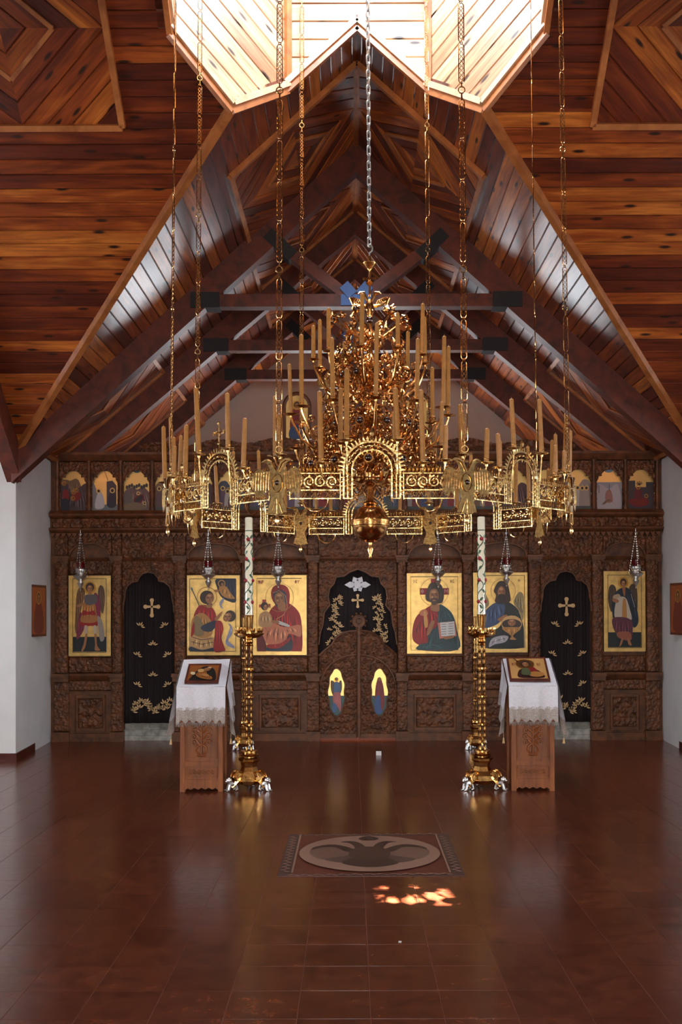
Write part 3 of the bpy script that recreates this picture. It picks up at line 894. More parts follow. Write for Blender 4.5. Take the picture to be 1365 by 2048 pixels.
# bays that carry icons
for a, b in ICONS:
    xa, xb = ix(a), ix(b)
    bay = thing('icon_bay', None, None); bay.parent = scr
    carved(bay, 'upper_panel', xa, xb, iz(1149), iz(1120), -0.012, 0.022, 0.075, seed())
    carved(bay, 'lower_panel', xa, xb, iz(1345), iz(1313), -0.012, 0.022, 0.08, seed())
    moulding(bay, 'ledge', xa, xb, [(0.02, iz(1359)), (-0.035, iz(1359)), (-0.06, iz(1354)), (-0.075, iz(1350)), (-0.06, iz(1346)), (0.02, iz(1345))])
    carved(bay, 'frieze', xa, xb, iz(1381), iz(1360), -0.02, 0.016, 0.055, seed())
    MB().box(xa, xb, -0.008, 0.02, iz(1466), iz(1381)).build('field', 'carved', bay)
    ia, ib = xa + 0.09, xb - 0.09
    carved(bay, 'relief_panel', ia + 0.03, ib - 0.03, iz(1455), iz(1395), -0.010, 0.024, 0.13, seed())
    fr = MB()
    for (p, q, r_, s_) in ((ia, ib, 1389, 1395), (ia, ib, 1455, 1461)): fr.chamfer_box(p, q, -0.045, 0, iz(s_), iz(r_), 0.012)
    for p in (ia, ib - 0.038): fr.chamfer_box(p, p + 0.038, -0.045, 0, iz(1455), iz(1395), 0.012)
    fr.build('panel_frame', 'carved', bay)
    MB().box(xa, xb, -0.05, 0.02, 0, iz(1466)).build('plinth', 'carved', bay)
    # arched canopy above the bay
    xc = (xa + xb) / 2; hw = (xb - xa) / 2
    arch = [(xc + hw * 0.92 * math.cos(t), iz(1117) + 0.19 * math.sin(t) ** 0.8) for t in np.linspace(0, PI, 15)]
    MB().box(xa, xb, 0.0, 0.06, iz(1119), iz(1062)).build('canopy_back', 'carved', bay)
    carved(bay, 'canopy', xa, xb, iz(1117), iz(1066), -0.05, 0.024, 0.085, seed(), hole=arch, depth=0.05)
    moulding(bay, 'string_course', xa, xb, [(0.02, iz(1122)), (-0.05, iz(1122)), (-0.075, iz(1118)), (-0.06, iz(1115)), (0.02, iz(1115))])
    MB().tube([(x, -0.075, z) for x, z in arch], 0.012, 5).build('canopy_rim', 'carved', bay)
# door bays
for cx, prof in DOORS.items():
    nxt = [c for c in COLS if c[1] < cx][-1][1], [c for c in COLS if c[0] > cx][0][0]
    xa, xb = ix(nxt[0]), ix(nxt[1])
    out = half_outline(cx, prof)
    bay = thing('door_bay', None, None); bay.parent = scr
    carved(bay, 'arch_panel', xa, xb, iz(1380), iz(1118), -0.015, 0.022, 0.07, seed(), 0.008, hole=out, depth=0.03)
    rim = [(ix(cx + d), iz(p)) for d, p in reversed(prof) if p < 1390] + [(ix(cx - d), iz(p)) for d, p in prof if p < 1390 and d > 0]
    MB().tube([(x, -0.03, z) for x, z in rim], 0.011, 5).build('arch_rim', 'carved', bay)
    moulding(bay, 'string_course', xa, xb, [(0.02, iz(1122)), (-0.05, iz(1122)), (-0.075, iz(1118)), (-0.06, iz(1115)), (0.02, iz(1115))])
    carved(bay, 'canopy', xa, xb, iz(1117), iz(1066), -0.05, 0.026, 0.09, seed(), depth=0.05)
# projecting entablature
ent = thing('entablature', None, None); ent.parent = scr
moulding(ent, 'soffit', X0, X1, [(0.1, iz(1068)), (-0.10, iz(1068)), (-0.16, iz(1061)), (-0.17, iz(1057)), (0.1, iz(1057))])
carved(ent, 'scroll_frieze', X0, X1, iz(1057), iz(1037), -0.13, 0.03, 0.125, seed(), 0.008)
moulding(ent, 'cornice', X0, X1, [(0.1, iz(1037)), (-0.13, iz(1037)), (-0.17, iz(1033)), (-0.18, iz(1029)), (-0.15, iz(1027)), (-0.12, iz(1022)), (0.1, iz(1022))])
tooth = MB().prism([(-0.035, 0), (0.035, 0), (0, -0.055)], 'y', -0.012, 0.012)
t0 = tooth.build('tooth', 'carved', ent)
nt = int((X1 - X0) / 0.07)
for k in range(nt):
    o = t0 if k == 0 else link_mesh('tooth', t0.data, ent)
    o.location = (X0 + (k + 0.5) * 0.07, -0.125, iz(1067))
# upper tier
N_F = 19
FX = [148 + k * 63.06 for k in range(N_F)]
LOBE = [(0, 941), (9, 943), (15, 950), (16, 954), (21, 955), (23, 962), (25.5, 965), (25.5, 1022)]
tier = thing('upper_tier', None, None); tier.parent = scr
for k, cx in enumerate(FX):
    out = half_outline(cx, LOBE)
    xa, xb = ix(cx - 29), ix(cx + 29)
    carved(tier, 'icon_surround', xa, xb, iz(1022), iz(922), -0.02, 0.018, 0.06, seed(), 0.008, hole=out)
for k in range(N_F + 1):
    cx = FX[0] - 31.5 + k * 63.06
    m = MB(); m.lathe([(0.028, iz(1022)), (0.034, iz(1016)), (0.02, iz(1011)), (0.024, iz(990)), (0.018, iz(970)), (0.03, iz(966)), (0.02, iz(960)), (0.024, iz(945)), (0.018, iz(928)), (0.034, iz(922))], 8, (ix(cx), -0.05, 0))
    m.build('colonnette', 'carved', tier, True)
MB().box(X0, X1, 0.03, 0.08, iz(1026), iz(905)).build('tier_back', 'carved', tier)
XC = ix(1310)
moulding(tier, 'top_cornice', -XC, XC, [(0.1, iz(922)), (-0.06, iz(922)), (-0.09, iz(917)), (-0.12, iz(911)), (-0.12, iz(906)), (0.1, iz(906))])
# cresting: leafy board with a wavy top edge
ck = [(ix(280), iz(906))] + [(ix(280 + (1152 - 280) * t), iz(890 - 12 * math.sin(t * PI) - 5 * math.sin(t * 44))) for t in np.linspace(0, 1, 90)] + [(ix(1152), iz(906))]
carved(scr, 'cresting', ix(278), ix(1154), iz(907), iz(868), -0.02, 0.03, 0.11, seed(), 0.008, keep=ck)

# royal doors
for sx in (-1, 1):
    leaf = thing('royal_door', 'carved half height royal door leaf with a small icon of %s' % ('an angel' if sx < 0 else 'a standing woman in red'), 'door', (ix(716 + sx * 2), YI - 0.0, 0.03), 0, 'royal door leaves')
    x_ = lambda d: sx * d / PXM
    top = [(0, 1262), (14, 1263), (28, 1266), (42, 1276), (50, 1289), (66, 1302), (76, 1312)]
    z_ = lambda p: iz(p) - 0.03
    out = [(x_(0), z_(1474))] + [(x_(d), z_(p)) for d, p in top] + [(x_(76), z_(1474))]
    hole = [(x_(41 + 17 * math.cos(t) * (1 + 0.08 * math.cos(9 * t))), z_(1385 - 48 * math.sin(t))) for t in np.linspace(0, 2 * PI, 50)[:-1]]
    lo, hi = min(x_(0), x_(76)), max(x_(0), x_(76))
    carved(leaf, 'panel', lo, hi, z_(1474), z_(1260), 0.0, 0.024, 0.085, seed(), 0.007, hole=hole, keep=out)
    MB().prism(out, 'y', 0.012, 0.03).build('backing', 'carved', leaf)
    MB().tube([(x, -0.02, z) for x, z in out[1:-1]], 0.014, 5).build('top_rim', 'carved', leaf)
    MB().tube([(x, -0.018, z) for x, z in hole], 0.009, 5, True).build('oval_rim', 'carved', leaf)
    arc_ = [(x_(2 + 70 * math.cos(t)), -0.025, z_(1372 - 62 * math.sin(t))) for t in np.linspace(0.15, PI / 2, 12)]
    MB().tube(arc_, 0.012, 5).build('arch_band', 'carved', leaf)
    MB().chamfer_box(lo, hi, -0.03, 0.01, z_(1476), z_(1468), 0.01).build('bottom_rail', 'carved', leaf)
    if sx > 0:
        MB().chamfer_box(-4 / PXM, 4 / PXM, -0.05, 0.01, z_(1474), z_(1255), 0.012).build('meeting_post', 'carved', leaf)
        ros = MB(); zc = z_(1243)
        ros.lathe([(0.001, -0.05), (0.03, -0.048), (0.035, -0.035), (0.05, -0.04), (0.085, -0.03), (0.09, 0.0)], 20, mat=Matrix.Translation((0, 0, zc)) @ Matrix.Rotation(-PI / 2, 4, 'X') @ Matrix.Scale(-1, 4, (0, 0, 1)))
        for k in range(10):
            t = 2 * PI * k / 10; ros.ball((0.1 * math.cos(t), -0.015, zc + 0.1 * math.sin(t)), 0.017, 6)
        ros.build('rosette', 'carved', leaf, True)
    cxp = 41 * sx
    fig = lambda x, y: (x, y)
    sh = [Q(GOLD, (-20, 1335), (20, 1335), (20, 1392), (-20, 1392)), Q((28, 74, 72), (-20, 1392), (20, 1392), (20, 1436), (-20, 1436))]
    sh.append(El(HALO, 0, 1361, 5.5, 5.5))
    if sx < 0:
        sh += [P((90, 66, 44), (-3, 1366), (-11, 1362), (-11, 1380), (-6, 1392), (-3, 1376)), P((90, 66, 44), (5, 1366), (10, 1362), (11, 1378), (6, 1390)),
               P((74, 104, 140), (-4, 1366), (5, 1366), (8, 1382), (4, 1392), (-5, 1390)), P((176, 96, 96), (-6, 1388), (7, 1386), (9, 1404), (8, 1424), (2, 1414), (-6, 1408)), P((60, 92, 140), (-6, 1406), (2, 1414), (-2, 1424), (-9, 1424))]
    else:
        sh += [P((120, 20, 24), (-6, 1366), (0, 1355), (6, 1366), (9, 1384), (8, 1408), (-6, 1410), (-9, 1390)), P((40, 76, 130), (-8, 1398), (0, 1392), (4, 1410), (5, 1426), (-9, 1426)), P((120, 20, 24), (1, 1380), (9, 1384), (9, 1412), (4, 1420))]
    sh += [El(HAIR, 0, 1359, 3.4, 3.6), El(SKIN, 0.5, 1360, 2.4, 3)]
    o = paint(leaf, 'icon_painting', (-20, 1335, 20, 1436), 40 / PXM, 101 / PXM, sh, 0.0, step=0.0003)
    o.location = (x_(41), 0.008, z_(1436))

# curtains
def leafset(m, x, z, s, a, n=5):
    """sprig of embroidered leaves"""
    for k in range(n):
        t = a + (k - (n - 1) / 2) * 0.62
        r0, r1 = s * 0.18, s * (0.95 if k % 2 == 0 else 0.75)
        c, d = math.cos(t), math.sin(t)
        w = s * 0.105
        mid = (r0 + r1) / 2
        pts = [(r0, 0), (mid - .1 * s, w), (mid + .15 * s, w * .9), (r1, 0), (mid + .15 * s, -w * .9), (mid - .1 * s, -w)]
        m.prism([(x + p * c - q * d, z + p * d + q * c) for p, q in pts], 'y', -0.006, 0.0)
def cross(m, x, z, s):
    for k in range(4):
        t = k * PI / 2; L_ = s * (1.0 if k != 3 else 1.35)
        c, d = math.cos(t), math.sin(t)
        m.prism([(x + p * c - q * d, z + p * d + q * c) for p, q in ((0, -.1 * s), (L_ * .6, -.16 * s), (L_ * .6, .16 * s), (0, .1 * s))], 'y', -0.006, 0)
        m.prism([(x + L_ * .72 * c + .24 * s * math.cos(q), z + L_ * .72 * d + .24 * s * math.sin(q)) for q in np.linspace(0, 2 * PI, 10)[:-1]], 'y', -0.007, 0)
def curtain(label, cx, hw, pt, pb, side):
    cur = thing('curtain', label, 'curtain', (ix(cx), YI + 0.09, iz(pb)))
    H = iz(pt) - iz(pb); Wd = hw / PXM * 2; m = MB()
    nx, nz = 60, 12
    vs = [(-Wd / 2 + Wd * i / nx, 0.012 * math.sin(i * 0.62) * (1 - 0.5 * j / nz) + 0.006 * math.sin(i * 1.9 + 1), H * j / nz) for j in range(nz + 1) for i in range(nx + 1)]
    m.add(vs, [(j * (nx + 1) + i, j * (nx + 1) + i + 1, (j + 1) * (nx + 1) + i + 1, (j + 1) * (nx + 1) + i) for j in range(nz) for i in range(nx)])
    c = m.build('cloth', 'velvet', cur, True)
    mod = c.modifiers.new('thickness', 'SOLIDIFY'); mod.thickness = 0.008; mod.offset = 1
    def loc(px, py): return (px - cx) / PXM, iz(py) - iz(pb)
    y = -0.024
    e = MB(); x, z = loc(cx + 4 if side else cx, 1213 if side else 1201); cross(e, x, z, 0.115 if side else 0.085)
    e.build('embroidered_cross', 'thread', cur, loc=(0, y, 0))
    if side:
        for dx, py, a in ((-20, 1247, PI / 2 - .5), (30, 1247, PI / 2 + .5), (6, 1285, PI / 2), (-26, 1306, PI / 2 - .5), (36, 1306, PI / 2 + .5), (6, 1347, PI / 2), (-26, 1366, PI / 2 - .5), (36, 1366, PI / 2 + .5)):
            e = MB(); x, z = loc(cx + dx, py + 6); leafset(e, x, z, 0.075, a); e.build('embroidered_sprig', 'thread', cur, loc=(0, y, 0))
        e = MB(); rr = random.Random(cx)
        for k in range(22):
            t = k / 21; px = cx - 36 + 76 * t; py = 1428 - 26 * abs(math.sin(t * PI * 1.5 + 0.3)) * rr.uniform(.3, 1)
            x, z = loc(px, py); leafset(e, x, z, rr.uniform(.06, .09), rr.uniform(.5, 2.6), 4)
        e.build('embroidered_border', 'thread', cur, loc=(0, y, 0))
    else:
        rr = random.Random(4)
        for s in (-1, 1):
            e = MB()
            for k in range(26):
                t = k / 25; px = cx + s * (38 + 12 * t + rr.uniform(-11, 11) * (0.3 + t)); py = 1196 + 92 * t
                x, z = loc(px, py); leafset(e, x, z, rr.uniform(.05, .075), rr.uniform(.4, 2.7), 4)
            e.build('embroidered_branch', 'thread', cur, loc=(0, y, 0))
        e = MB(); x, z = loc(cx, 1170)
        for t, l in ((0, .17), (PI, .17), (PI / 2 + .5, .12), (PI / 2 - .5, .12), (-PI / 2 + .5, .1), (-PI / 2 - .5, .1)):
            c_, d_ = math.cos(t), math.sin(t)
            e.prism([(x + p * c_ - q * d_, z + p * d_ + q * c_) for p, q in ((0.02, -.03), (l * .6, -.04), (l, 0), (l * .6, .04), (0.02, .03))], 'y', -0.006, 0)
        e.prism([(x + .05 * math.cos(q), z + .05 * math.sin(q)) for q in np.linspace(0, 2 * PI, 13)[:-1]], 'y', -0.009, 0)
        e.build('white_seraph', 'linen', cur, loc=(0, y, 0))
    return cur
curtain('maroon velvet doorway curtain with gold cross, next to the red skirted angel icon', 298, 58, 1130, 1447, True)
curtain('dark maroon velvet curtain with white winged figure above the royal doors', 716, 84, 1128, 1470, False)
curtain('maroon velvet doorway curtain with gold cross, next to the white robed angel icon', 1132, 58, 1130, 1447, True)
for cx, who in ((298, 'red skirted'), (1132, 'white robed')):
    st = MB().box(-0.34, 0.34, 0.0, 0.3, 0, 0.06).box(-0.36, 0.36, 0.05, 0.3, 0.06, 0.13).box(-0.34, 0.34, 0.12, 0.3, 0.13, 0.2)
    o = st.build('door_step', 'stone', loc=(ix(cx), YI + 0.03, 0)); tag(o, 'pale stone doorstep under the curtain next to the %s angel icon' % who, 'step')
# dark timber lining behind the door openings keeps the altar from view
# ------------------------------------------------------------------ icons
def icon(label, px0, px1, py0, py1, box, shapes, border=0.055, group=None):
    Wd, Hd = (px1 - px0) / PXM, (py1 - py0) / PXM
    r = thing('icon', label, 'icon', (ix((px0 + px1) / 2), YI - 0.02, iz(py1)), 0, group)
    MB().box(-Wd / 2, Wd / 2, -0.03, 0.03, 0, Hd).build('panel', simple_gold, r)
    m = MB(); t = border
    m.box(-Wd / 2, Wd / 2, -0.042, -0.03, 0, t).box(-Wd / 2, Wd / 2, -0.042, -0.03, Hd - t, Hd).box(-Wd / 2, -Wd / 2 + t, -0.042, -0.03, t, Hd - t).box(Wd / 2 - t, Wd / 2, -0.042, -0.03, t, Hd - t)
    m.build('frame', simple_gold, r)
    paint(r, 'painting', box, Wd, Hd, shapes, -0.0308, step=0.0004)
    return r
simple_gold = simple('gold_leaf', (212, 176, 108), 0.42, 0.75, 0.08, 14, 0.06)
RED, DRED, BLUE, NAVY, DKGR, OCH, WHITE, PINK = (150, 24, 22), (96, 14, 20), (52, 74, 120), (24, 34, 52), (22, 34, 32), (176, 122, 62), (196, 190, 186), (200, 116, 84)

michael = [Q((16, 26, 30), (300, 785), (612, 785), (612, 925), (300, 925)),
    P((112, 76, 44), (420, 380), (375, 340), (345, 400), (335, 560), (330, 720), (360, 760), (380, 560)), P((96, 70, 50), (535, 370), (560, 320), (590, 360), (596, 470), (575, 580), (545, 480)),
    P((120, 40, 60), (380, 560), (360, 640), (345, 760), (350, 810), (400, 740), (420, 650)), P((130, 34, 66), (500, 400), (545, 430), (560, 560), (545, 680), (500, 640)),
    P((150, 138, 130), (530, 600), (570, 640), (595, 790), (560, 825), (540, 730)),
    P(RED, (385, 640), (520, 640), (528, 690), (470, 686), (385, 690)), P((170, 112, 58), (410, 470), (500, 470), (520, 560), (522, 650), (385, 650), (400, 560)),
    P((88, 82, 84), (425, 410), (520, 410), (530, 470), (470, 500), (420, 480)), P(RED, (405, 545), (450, 560), (500, 550), (515, 590), (460, 585), (400, 590)),
    P((190, 170, 150), (415, 690), (445, 690), (440, 770), (425, 770)), P((190, 170, 150), (495, 690), (525, 690), (525, 770), (505, 770)),
    P(SKIN, (425, 765), (442, 765), (430, 860), (405, 912), (390, 905), (410, 850)), P(SKIN, (505, 765), (524, 765), (530, 860), (558, 905), (510, 905), (512, 850)),
    P(SKIN, (350, 500), (400, 480), (405, 500), (360, 520)), El(HALO, 466, 345, 52, 56), El(HAIR, 466, 340, 38, 42), El(SKIN, 466, 352, 24, 32), P(SKIN, (455, 380), (480, 380), (480, 405), (455, 405)),
    Ln((60, 44, 30), 4, (315, 262), (612, 262), (612, 925), (315, 925), (315, 262))]
icon('gold icon of an armoured angel in a red skirt, next to the wall', 140, 224, 1151, 1311, (275, 235, 650, 958), michael)

def scroll_arm(c): return c
george = [El(GOLD, 350, 440, 5, 5),
    P(NAVY, (432, 262), (612, 262), (612, 462), (540, 465), (470, 420), (436, 340)), P(OCH, (455, 340), (520, 330), (560, 390), (600, 440), (540, 440), (480, 410)), Ring(OCH, 480, 305, 30, 10), El(HAIR, 482, 305, 18, 20), El(SKIN, 486, 312, 11, 14), P(SKIN, (410, 365), (450, 360), (455, 380), (420, 380)),
    P((150, 150, 170), (490, 440), (505, 450), (480, 500), (495, 530), (470, 520), (460, 480)),
    Ln((50, 70, 60), 8, (208, 350), (300, 560)), P((70, 110, 120), (200, 340), (215, 345), (220, 375), (205, 365)),
    P(RED, (270, 510), (340, 500), (400, 530), (430, 600), (420, 700), (330, 640), (250, 640), (225, 600)), P(OCH, (215, 620), (300, 570), (370, 620), (400, 700), (380, 780), (260, 800), (205, 740)),
    P((130, 108, 70), (240, 600), (300, 640), (320, 740), (300, 780), (230, 760)), P((20, 30, 50), (300, 690), (420, 640), (430, 690), (380, 740), (310, 730)),
    P((196, 150, 96), (210, 770), (300, 800), (400, 790), (415, 880), (300, 910), (200, 880)), P(NAVY, (200, 875), (300, 905), (410, 885), (412, 918), (198, 918)),
    Ln((60, 40, 26), 5, (205, 830), (300, 855), (405, 835)), Ln((60, 40, 26), 5, (215, 790), (300, 815), (395, 800)),
    P(RED, (430, 650), (480, 650), (498, 720), (480, 800), (510, 890), (505, 918), (412, 918), (418, 760)), P(RED, (205, 730), (230, 650), (235, 740), (205, 790)),
    P(SKIN, (420, 620), (480, 560), (488, 570), (440, 640)), P(SKIN, (370, 480), (400, 490), (380, 525), (340, 520), (350, 490)),
    Ring((160, 112, 50), 350, 425, 88, 5), El(HAIR, 350, 430, 64, 62), El(SKIN, 375, 440, 38, 46, 0.2),
    El(HAIR, 562, 600, 50, 52), El(SKIN, 535, 610, 34, 44, 0.7), P((150, 150, 175), (540, 660), (575, 690), (580, 760), (545, 820), (595, 870), (590, 892), (520, 850), (540, 760), (560, 700)),
    Ln((60, 44, 30), 4, (195, 262), (612, 262), (612, 918), (195, 918), (195, 262))]
icon('gold icon of a warrior saint in a red cloak with a spear', 376, 481, 1151, 1310, (165, 230, 645, 955), george, 0.045)

theo = [P(DRED, (797, 740), (860, 800), (880, 918), (797, 918)),
    P(RED, (1010, 470), (1080, 480), (1160, 540), (1200, 640), (1205, 918), (1100, 918), (960, 860), (880, 720), (905, 570), (950, 510)),
    P(NAVY, (890, 880), (1000, 890), (1100, 770), (1105, 918), (890, 918)), P((24, 46, 60), (985, 540), (1060, 540), (1010, 590)),
    P(RED, (1010, 312), (1070, 335), (1096, 400), (1090, 490), (1080, 560), (960, 600), (985, 540), (935, 450), (925, 380), (950, 330)),
    P((40, 52, 60), (945, 400), (1000, 360), (1060, 390), (1070, 470), (1040, 530), (980, 520)), El(SKIN, 1002, 445, 46, 62, -0.15), P(SKIN, (985, 500), (1050, 470), (1055, 550), (1000, 545)),
    Ln((196, 130, 90), 6, (940, 390), (1000, 368), (1060, 420), (1075, 520), (1040, 590), (970, 630)),
    P(PINK, (850, 680), (930, 650), (1040, 700), (1180, 680), (1200, 720), (1190, 790), (1090, 760), (1040, 850), (900, 860), (850, 770)), P(RED, (890, 860), (1000, 850), (1100, 790), (1090, 830), (1000, 890), (900, 890)),
    P((186, 140, 96), (820, 590), (880, 555), (930, 600), (930, 690), (860, 700), (812, 680)), Ln((150, 84, 60), 4, (870, 700), (920, 790)), Ln((150, 84, 60), 4, (960, 700), (1000, 830)),
    P(WHITE, (985, 640), (1090, 680), (1080, 698), (990, 670)), P(SKIN, (930, 640), (985, 640), (1000, 665), (940, 660)),
    Q((170, 60, 50), (845, 450), (878, 450), (878, 478), (845, 478)), Q((170, 60, 50), (815, 495), (920, 490), (920, 520), (815, 522)), El(HAIR, 866, 510, 34, 38), El(SKIN, 876, 522, 20, 26),
    Ring((176, 126, 60), 1005, 430, 128, 4),
    Txt((140, 40, 30), 'MHP', 810, 275, 14, 34, 5), Txt((140, 40, 30), 'OV', 1145, 275, 18, 30, 5), Ln((60, 44, 30), 5, (797, 258), (1207, 258)), Ln((150, 100, 50), 3, (797, 258), (797, 918), (1207, 918))]
icon('gold icon of a mother in a red veil holding her child, beside the royal doors', 507, 614, 1151, 1310, (757, 228, 1250, 955), theo, 0.045)

christ = [Q((150, 24, 40), (228, 350), (495, 350), (495, 410), (228, 410)), Q((150, 24, 40), (330, 265), (380, 265), (380, 340), (330, 340)), Txt((210, 160, 150), 'O', 240, 362, 26, 34, 4), Txt((210, 160, 150), 'M', 455, 362, 28, 34, 4),
    Ring((176, 126, 60), 360, 385, 128, 4),
    P(RED, (270, 545), (340, 510), (420, 560), (420, 700), (300, 740), (310, 850), (240, 870), (170, 830), (160, 740), (190, 620)), P((24, 58, 64), (400, 500), (470, 530), (530, 600), (565, 740), (570, 912), (215, 912), (230, 860), (300, 840), (300, 750), (380, 700), (390, 600)),
    Ln((14, 36, 42), 6, (430, 560), (400, 680), (310, 780)), Ln((60, 110, 116), 4, (480, 580), (520, 640)), Ln((14, 36, 42), 6, (320, 860), (520, 840)), Ln((60, 110, 116), 4, (260, 890), (340, 860), (430, 890)),
    P(PINK, (225, 570), (270, 540), (300, 570), (290, 600), (240, 600)), P((206, 150, 80), (262, 570), (285, 575), (300, 690), (270, 700)),
    P(SKIN, (300, 720), (330, 650), (360, 650), (350, 690), (320, 760), (290, 780)), P(SKIN, (335, 490), (395, 490), (400, 560), (330, 550)),
    P((52, 34, 24), (290, 380), (320, 310), (365, 300), (420, 320), (445, 390), (440, 460), (410, 490), (300, 470), (278, 430)), El(SKIN, 357, 420, 44, 64), P((70, 42, 26), (325, 450), (357, 440), (392, 450), (375, 500), (340, 500)), El(SKIN, 357, 462, 14, 6),
    Ln((66, 36, 24), 4, (330, 405), (348, 403)), Ln((66, 36, 24), 4, (366, 403), (386, 405)),
    Q((196, 120, 100), (388, 665), (540, 650), (558, 785), (405, 810)), Q((214, 210, 206), (410, 662), (470, 660), (478, 788), (420, 785)), Q((214, 210, 206), (470, 660), (535, 652), (545, 775), (478, 788)),
    [Ln((70, 60, 60), 4, (420, 680 + 22 * k), (464, 678 + 22 * k)) for k in range(5)], [Ln((70, 60, 60), 4, (484, 676 + 22 * k), (530, 672 + 22 * k)) for k in range(5)],
    P(SKIN, (440, 795), (520, 780), (530, 800), (460, 815)),
    Txt((120, 70, 30), 'IC', 168, 275, 16, 28, 4), Txt((120, 70, 30), 'XC', 500, 275, 18, 28, 4), Ln((60, 44, 30), 5, (145, 247), (570, 247)), Ln((150, 100, 50), 3, (145, 247), (145, 912), (570, 912), (570, 247))]
icon('gold icon of a bearded man in red and green with open book', 814, 923, 1148, 1308, (112, 215, 608, 945), christ, 0.045)

john = [P((150, 130, 90), (790, 400), (830, 430), (850, 500), (810, 540), (775, 470)), P((150, 130, 90), (1070, 490), (1110, 400), (1150, 400), (1165, 480), (1155, 650), (1120, 560)),
    [Ln((80, 70, 60), 4, (1090 + 14 * k, 460), (1120 + 10 * k, 580)) for k in range(4)],
    P((22, 30, 30), (990, 480), (1080, 520), (1130, 600), (1172, 780), (1175, 900), (780, 900), (800, 780), (930, 720), (980, 620)), P((60, 78, 110), (900, 490), (985, 500), (980, 600), (930, 680), (820, 720), (775, 690), (800, 580)), Ln((30, 40, 60), 5, (900, 520), (860, 640)), Ln((100, 120, 150), 4, (930, 520), (950, 600)),
    P((24, 30, 34), (780, 800), (880, 740), (960, 760), (950, 860), (800, 898)), P((178, 172, 176), (845, 895), (870, 820), (960, 790), (1020, 800), (990, 850), (900, 870)), Ln((90, 84, 90), 4, (880, 850), (990, 815)),
    Ring((176, 126, 60), 975, 380, 112, 4),
    P(HAIR, (890, 380), (920, 310), (960, 288), (1010, 310), (1030, 380), (1040, 470), (1000, 490), (960, 500), (900, 480), (910, 420)), El(SKIN, 958, 395, 34, 56), P((40, 24, 18), (930, 420), (958, 410), (988, 420), (975, 490), (945, 490)),
    P(SKIN, (920, 640), (990, 600), (1010, 610), (960, 660)), El((206, 160, 100), 1048, 680, 94, 74), El(HAIR, 1048, 685, 88, 46), El(SKIN, 1050, 672, 36, 30), P(OCH, (960, 720), (1130, 720), (1060, 790), (1090, 825), (1030, 825), (1040, 790)), P(SKIN, (790, 780), (860, 730), (880, 740), (820, 790)),
    Txt((130, 90, 40), 'O', 1105, 275, 20, 22, 4), Ln((60, 44, 30), 5, (740, 240), (1165, 240), (1165, 900), (740, 900))]
icon('gold icon of a dark bearded winged saint in blue holding a dish', 946, 1054, 1147, 1306, (705, 212, 1195, 945), john, 0.045)

gabriel = [Q((16, 30, 30), (690, 740), (1000, 740), (1000, 878), (690, 878)), P((74, 56, 40), (770, 350), (735, 315), (705, 350), (700, 470), (730, 560), (770, 460)), P((74, 56, 40), (890, 350), (930, 310), (965, 360), (965, 560), (930, 600), (900, 460)),
    P((22, 36, 52), (770, 380), (850, 340), (910, 380), (960, 520), (975, 650), (930, 700), (880, 600), (780, 600), (745, 640), (730, 480)), P((176, 150, 120), (740, 420), (790, 400), (810, 430), (760, 470)),
    P((190, 176, 160), (775, 450), (850, 430), (890, 520), (905, 640), (760, 620)), P((176, 122, 62), (830, 460), (860, 460), (865, 640), (825, 640)), P((90, 40, 56), (745, 610), (905, 630), (915, 780), (880, 820), (800, 790), (740, 700)), P((150, 84, 60), (780, 740), (890, 740), (900, 810), (790, 790)),
    P(SKIN, (815, 800), (832, 800), (815, 850), (795, 865)), P(SKIN, (870, 800), (885, 800), (910, 855), (880, 850)), Ln((160, 150, 140), 5, (905, 400), (940, 520)), P(SKIN, (740, 440), (790, 455), (780, 480), (735, 465)),
    El(HALO, 835, 300, 46, 50), El(HAIR, 835, 298, 30, 36), El(SKIN, 835, 310, 19, 28), P((150, 90, 56), (825, 340), (850, 340), (848, 420), (832, 400)),
    Ln((60, 44, 30), 4, (690, 232), (1000, 232), (1000, 878), (690, 878), (690, 232))]
icon('gold icon of a winged figure in white and plum robes, by the wall', 1206, 1289, 1145, 1305, (655, 198, 1040, 912), gabriel)

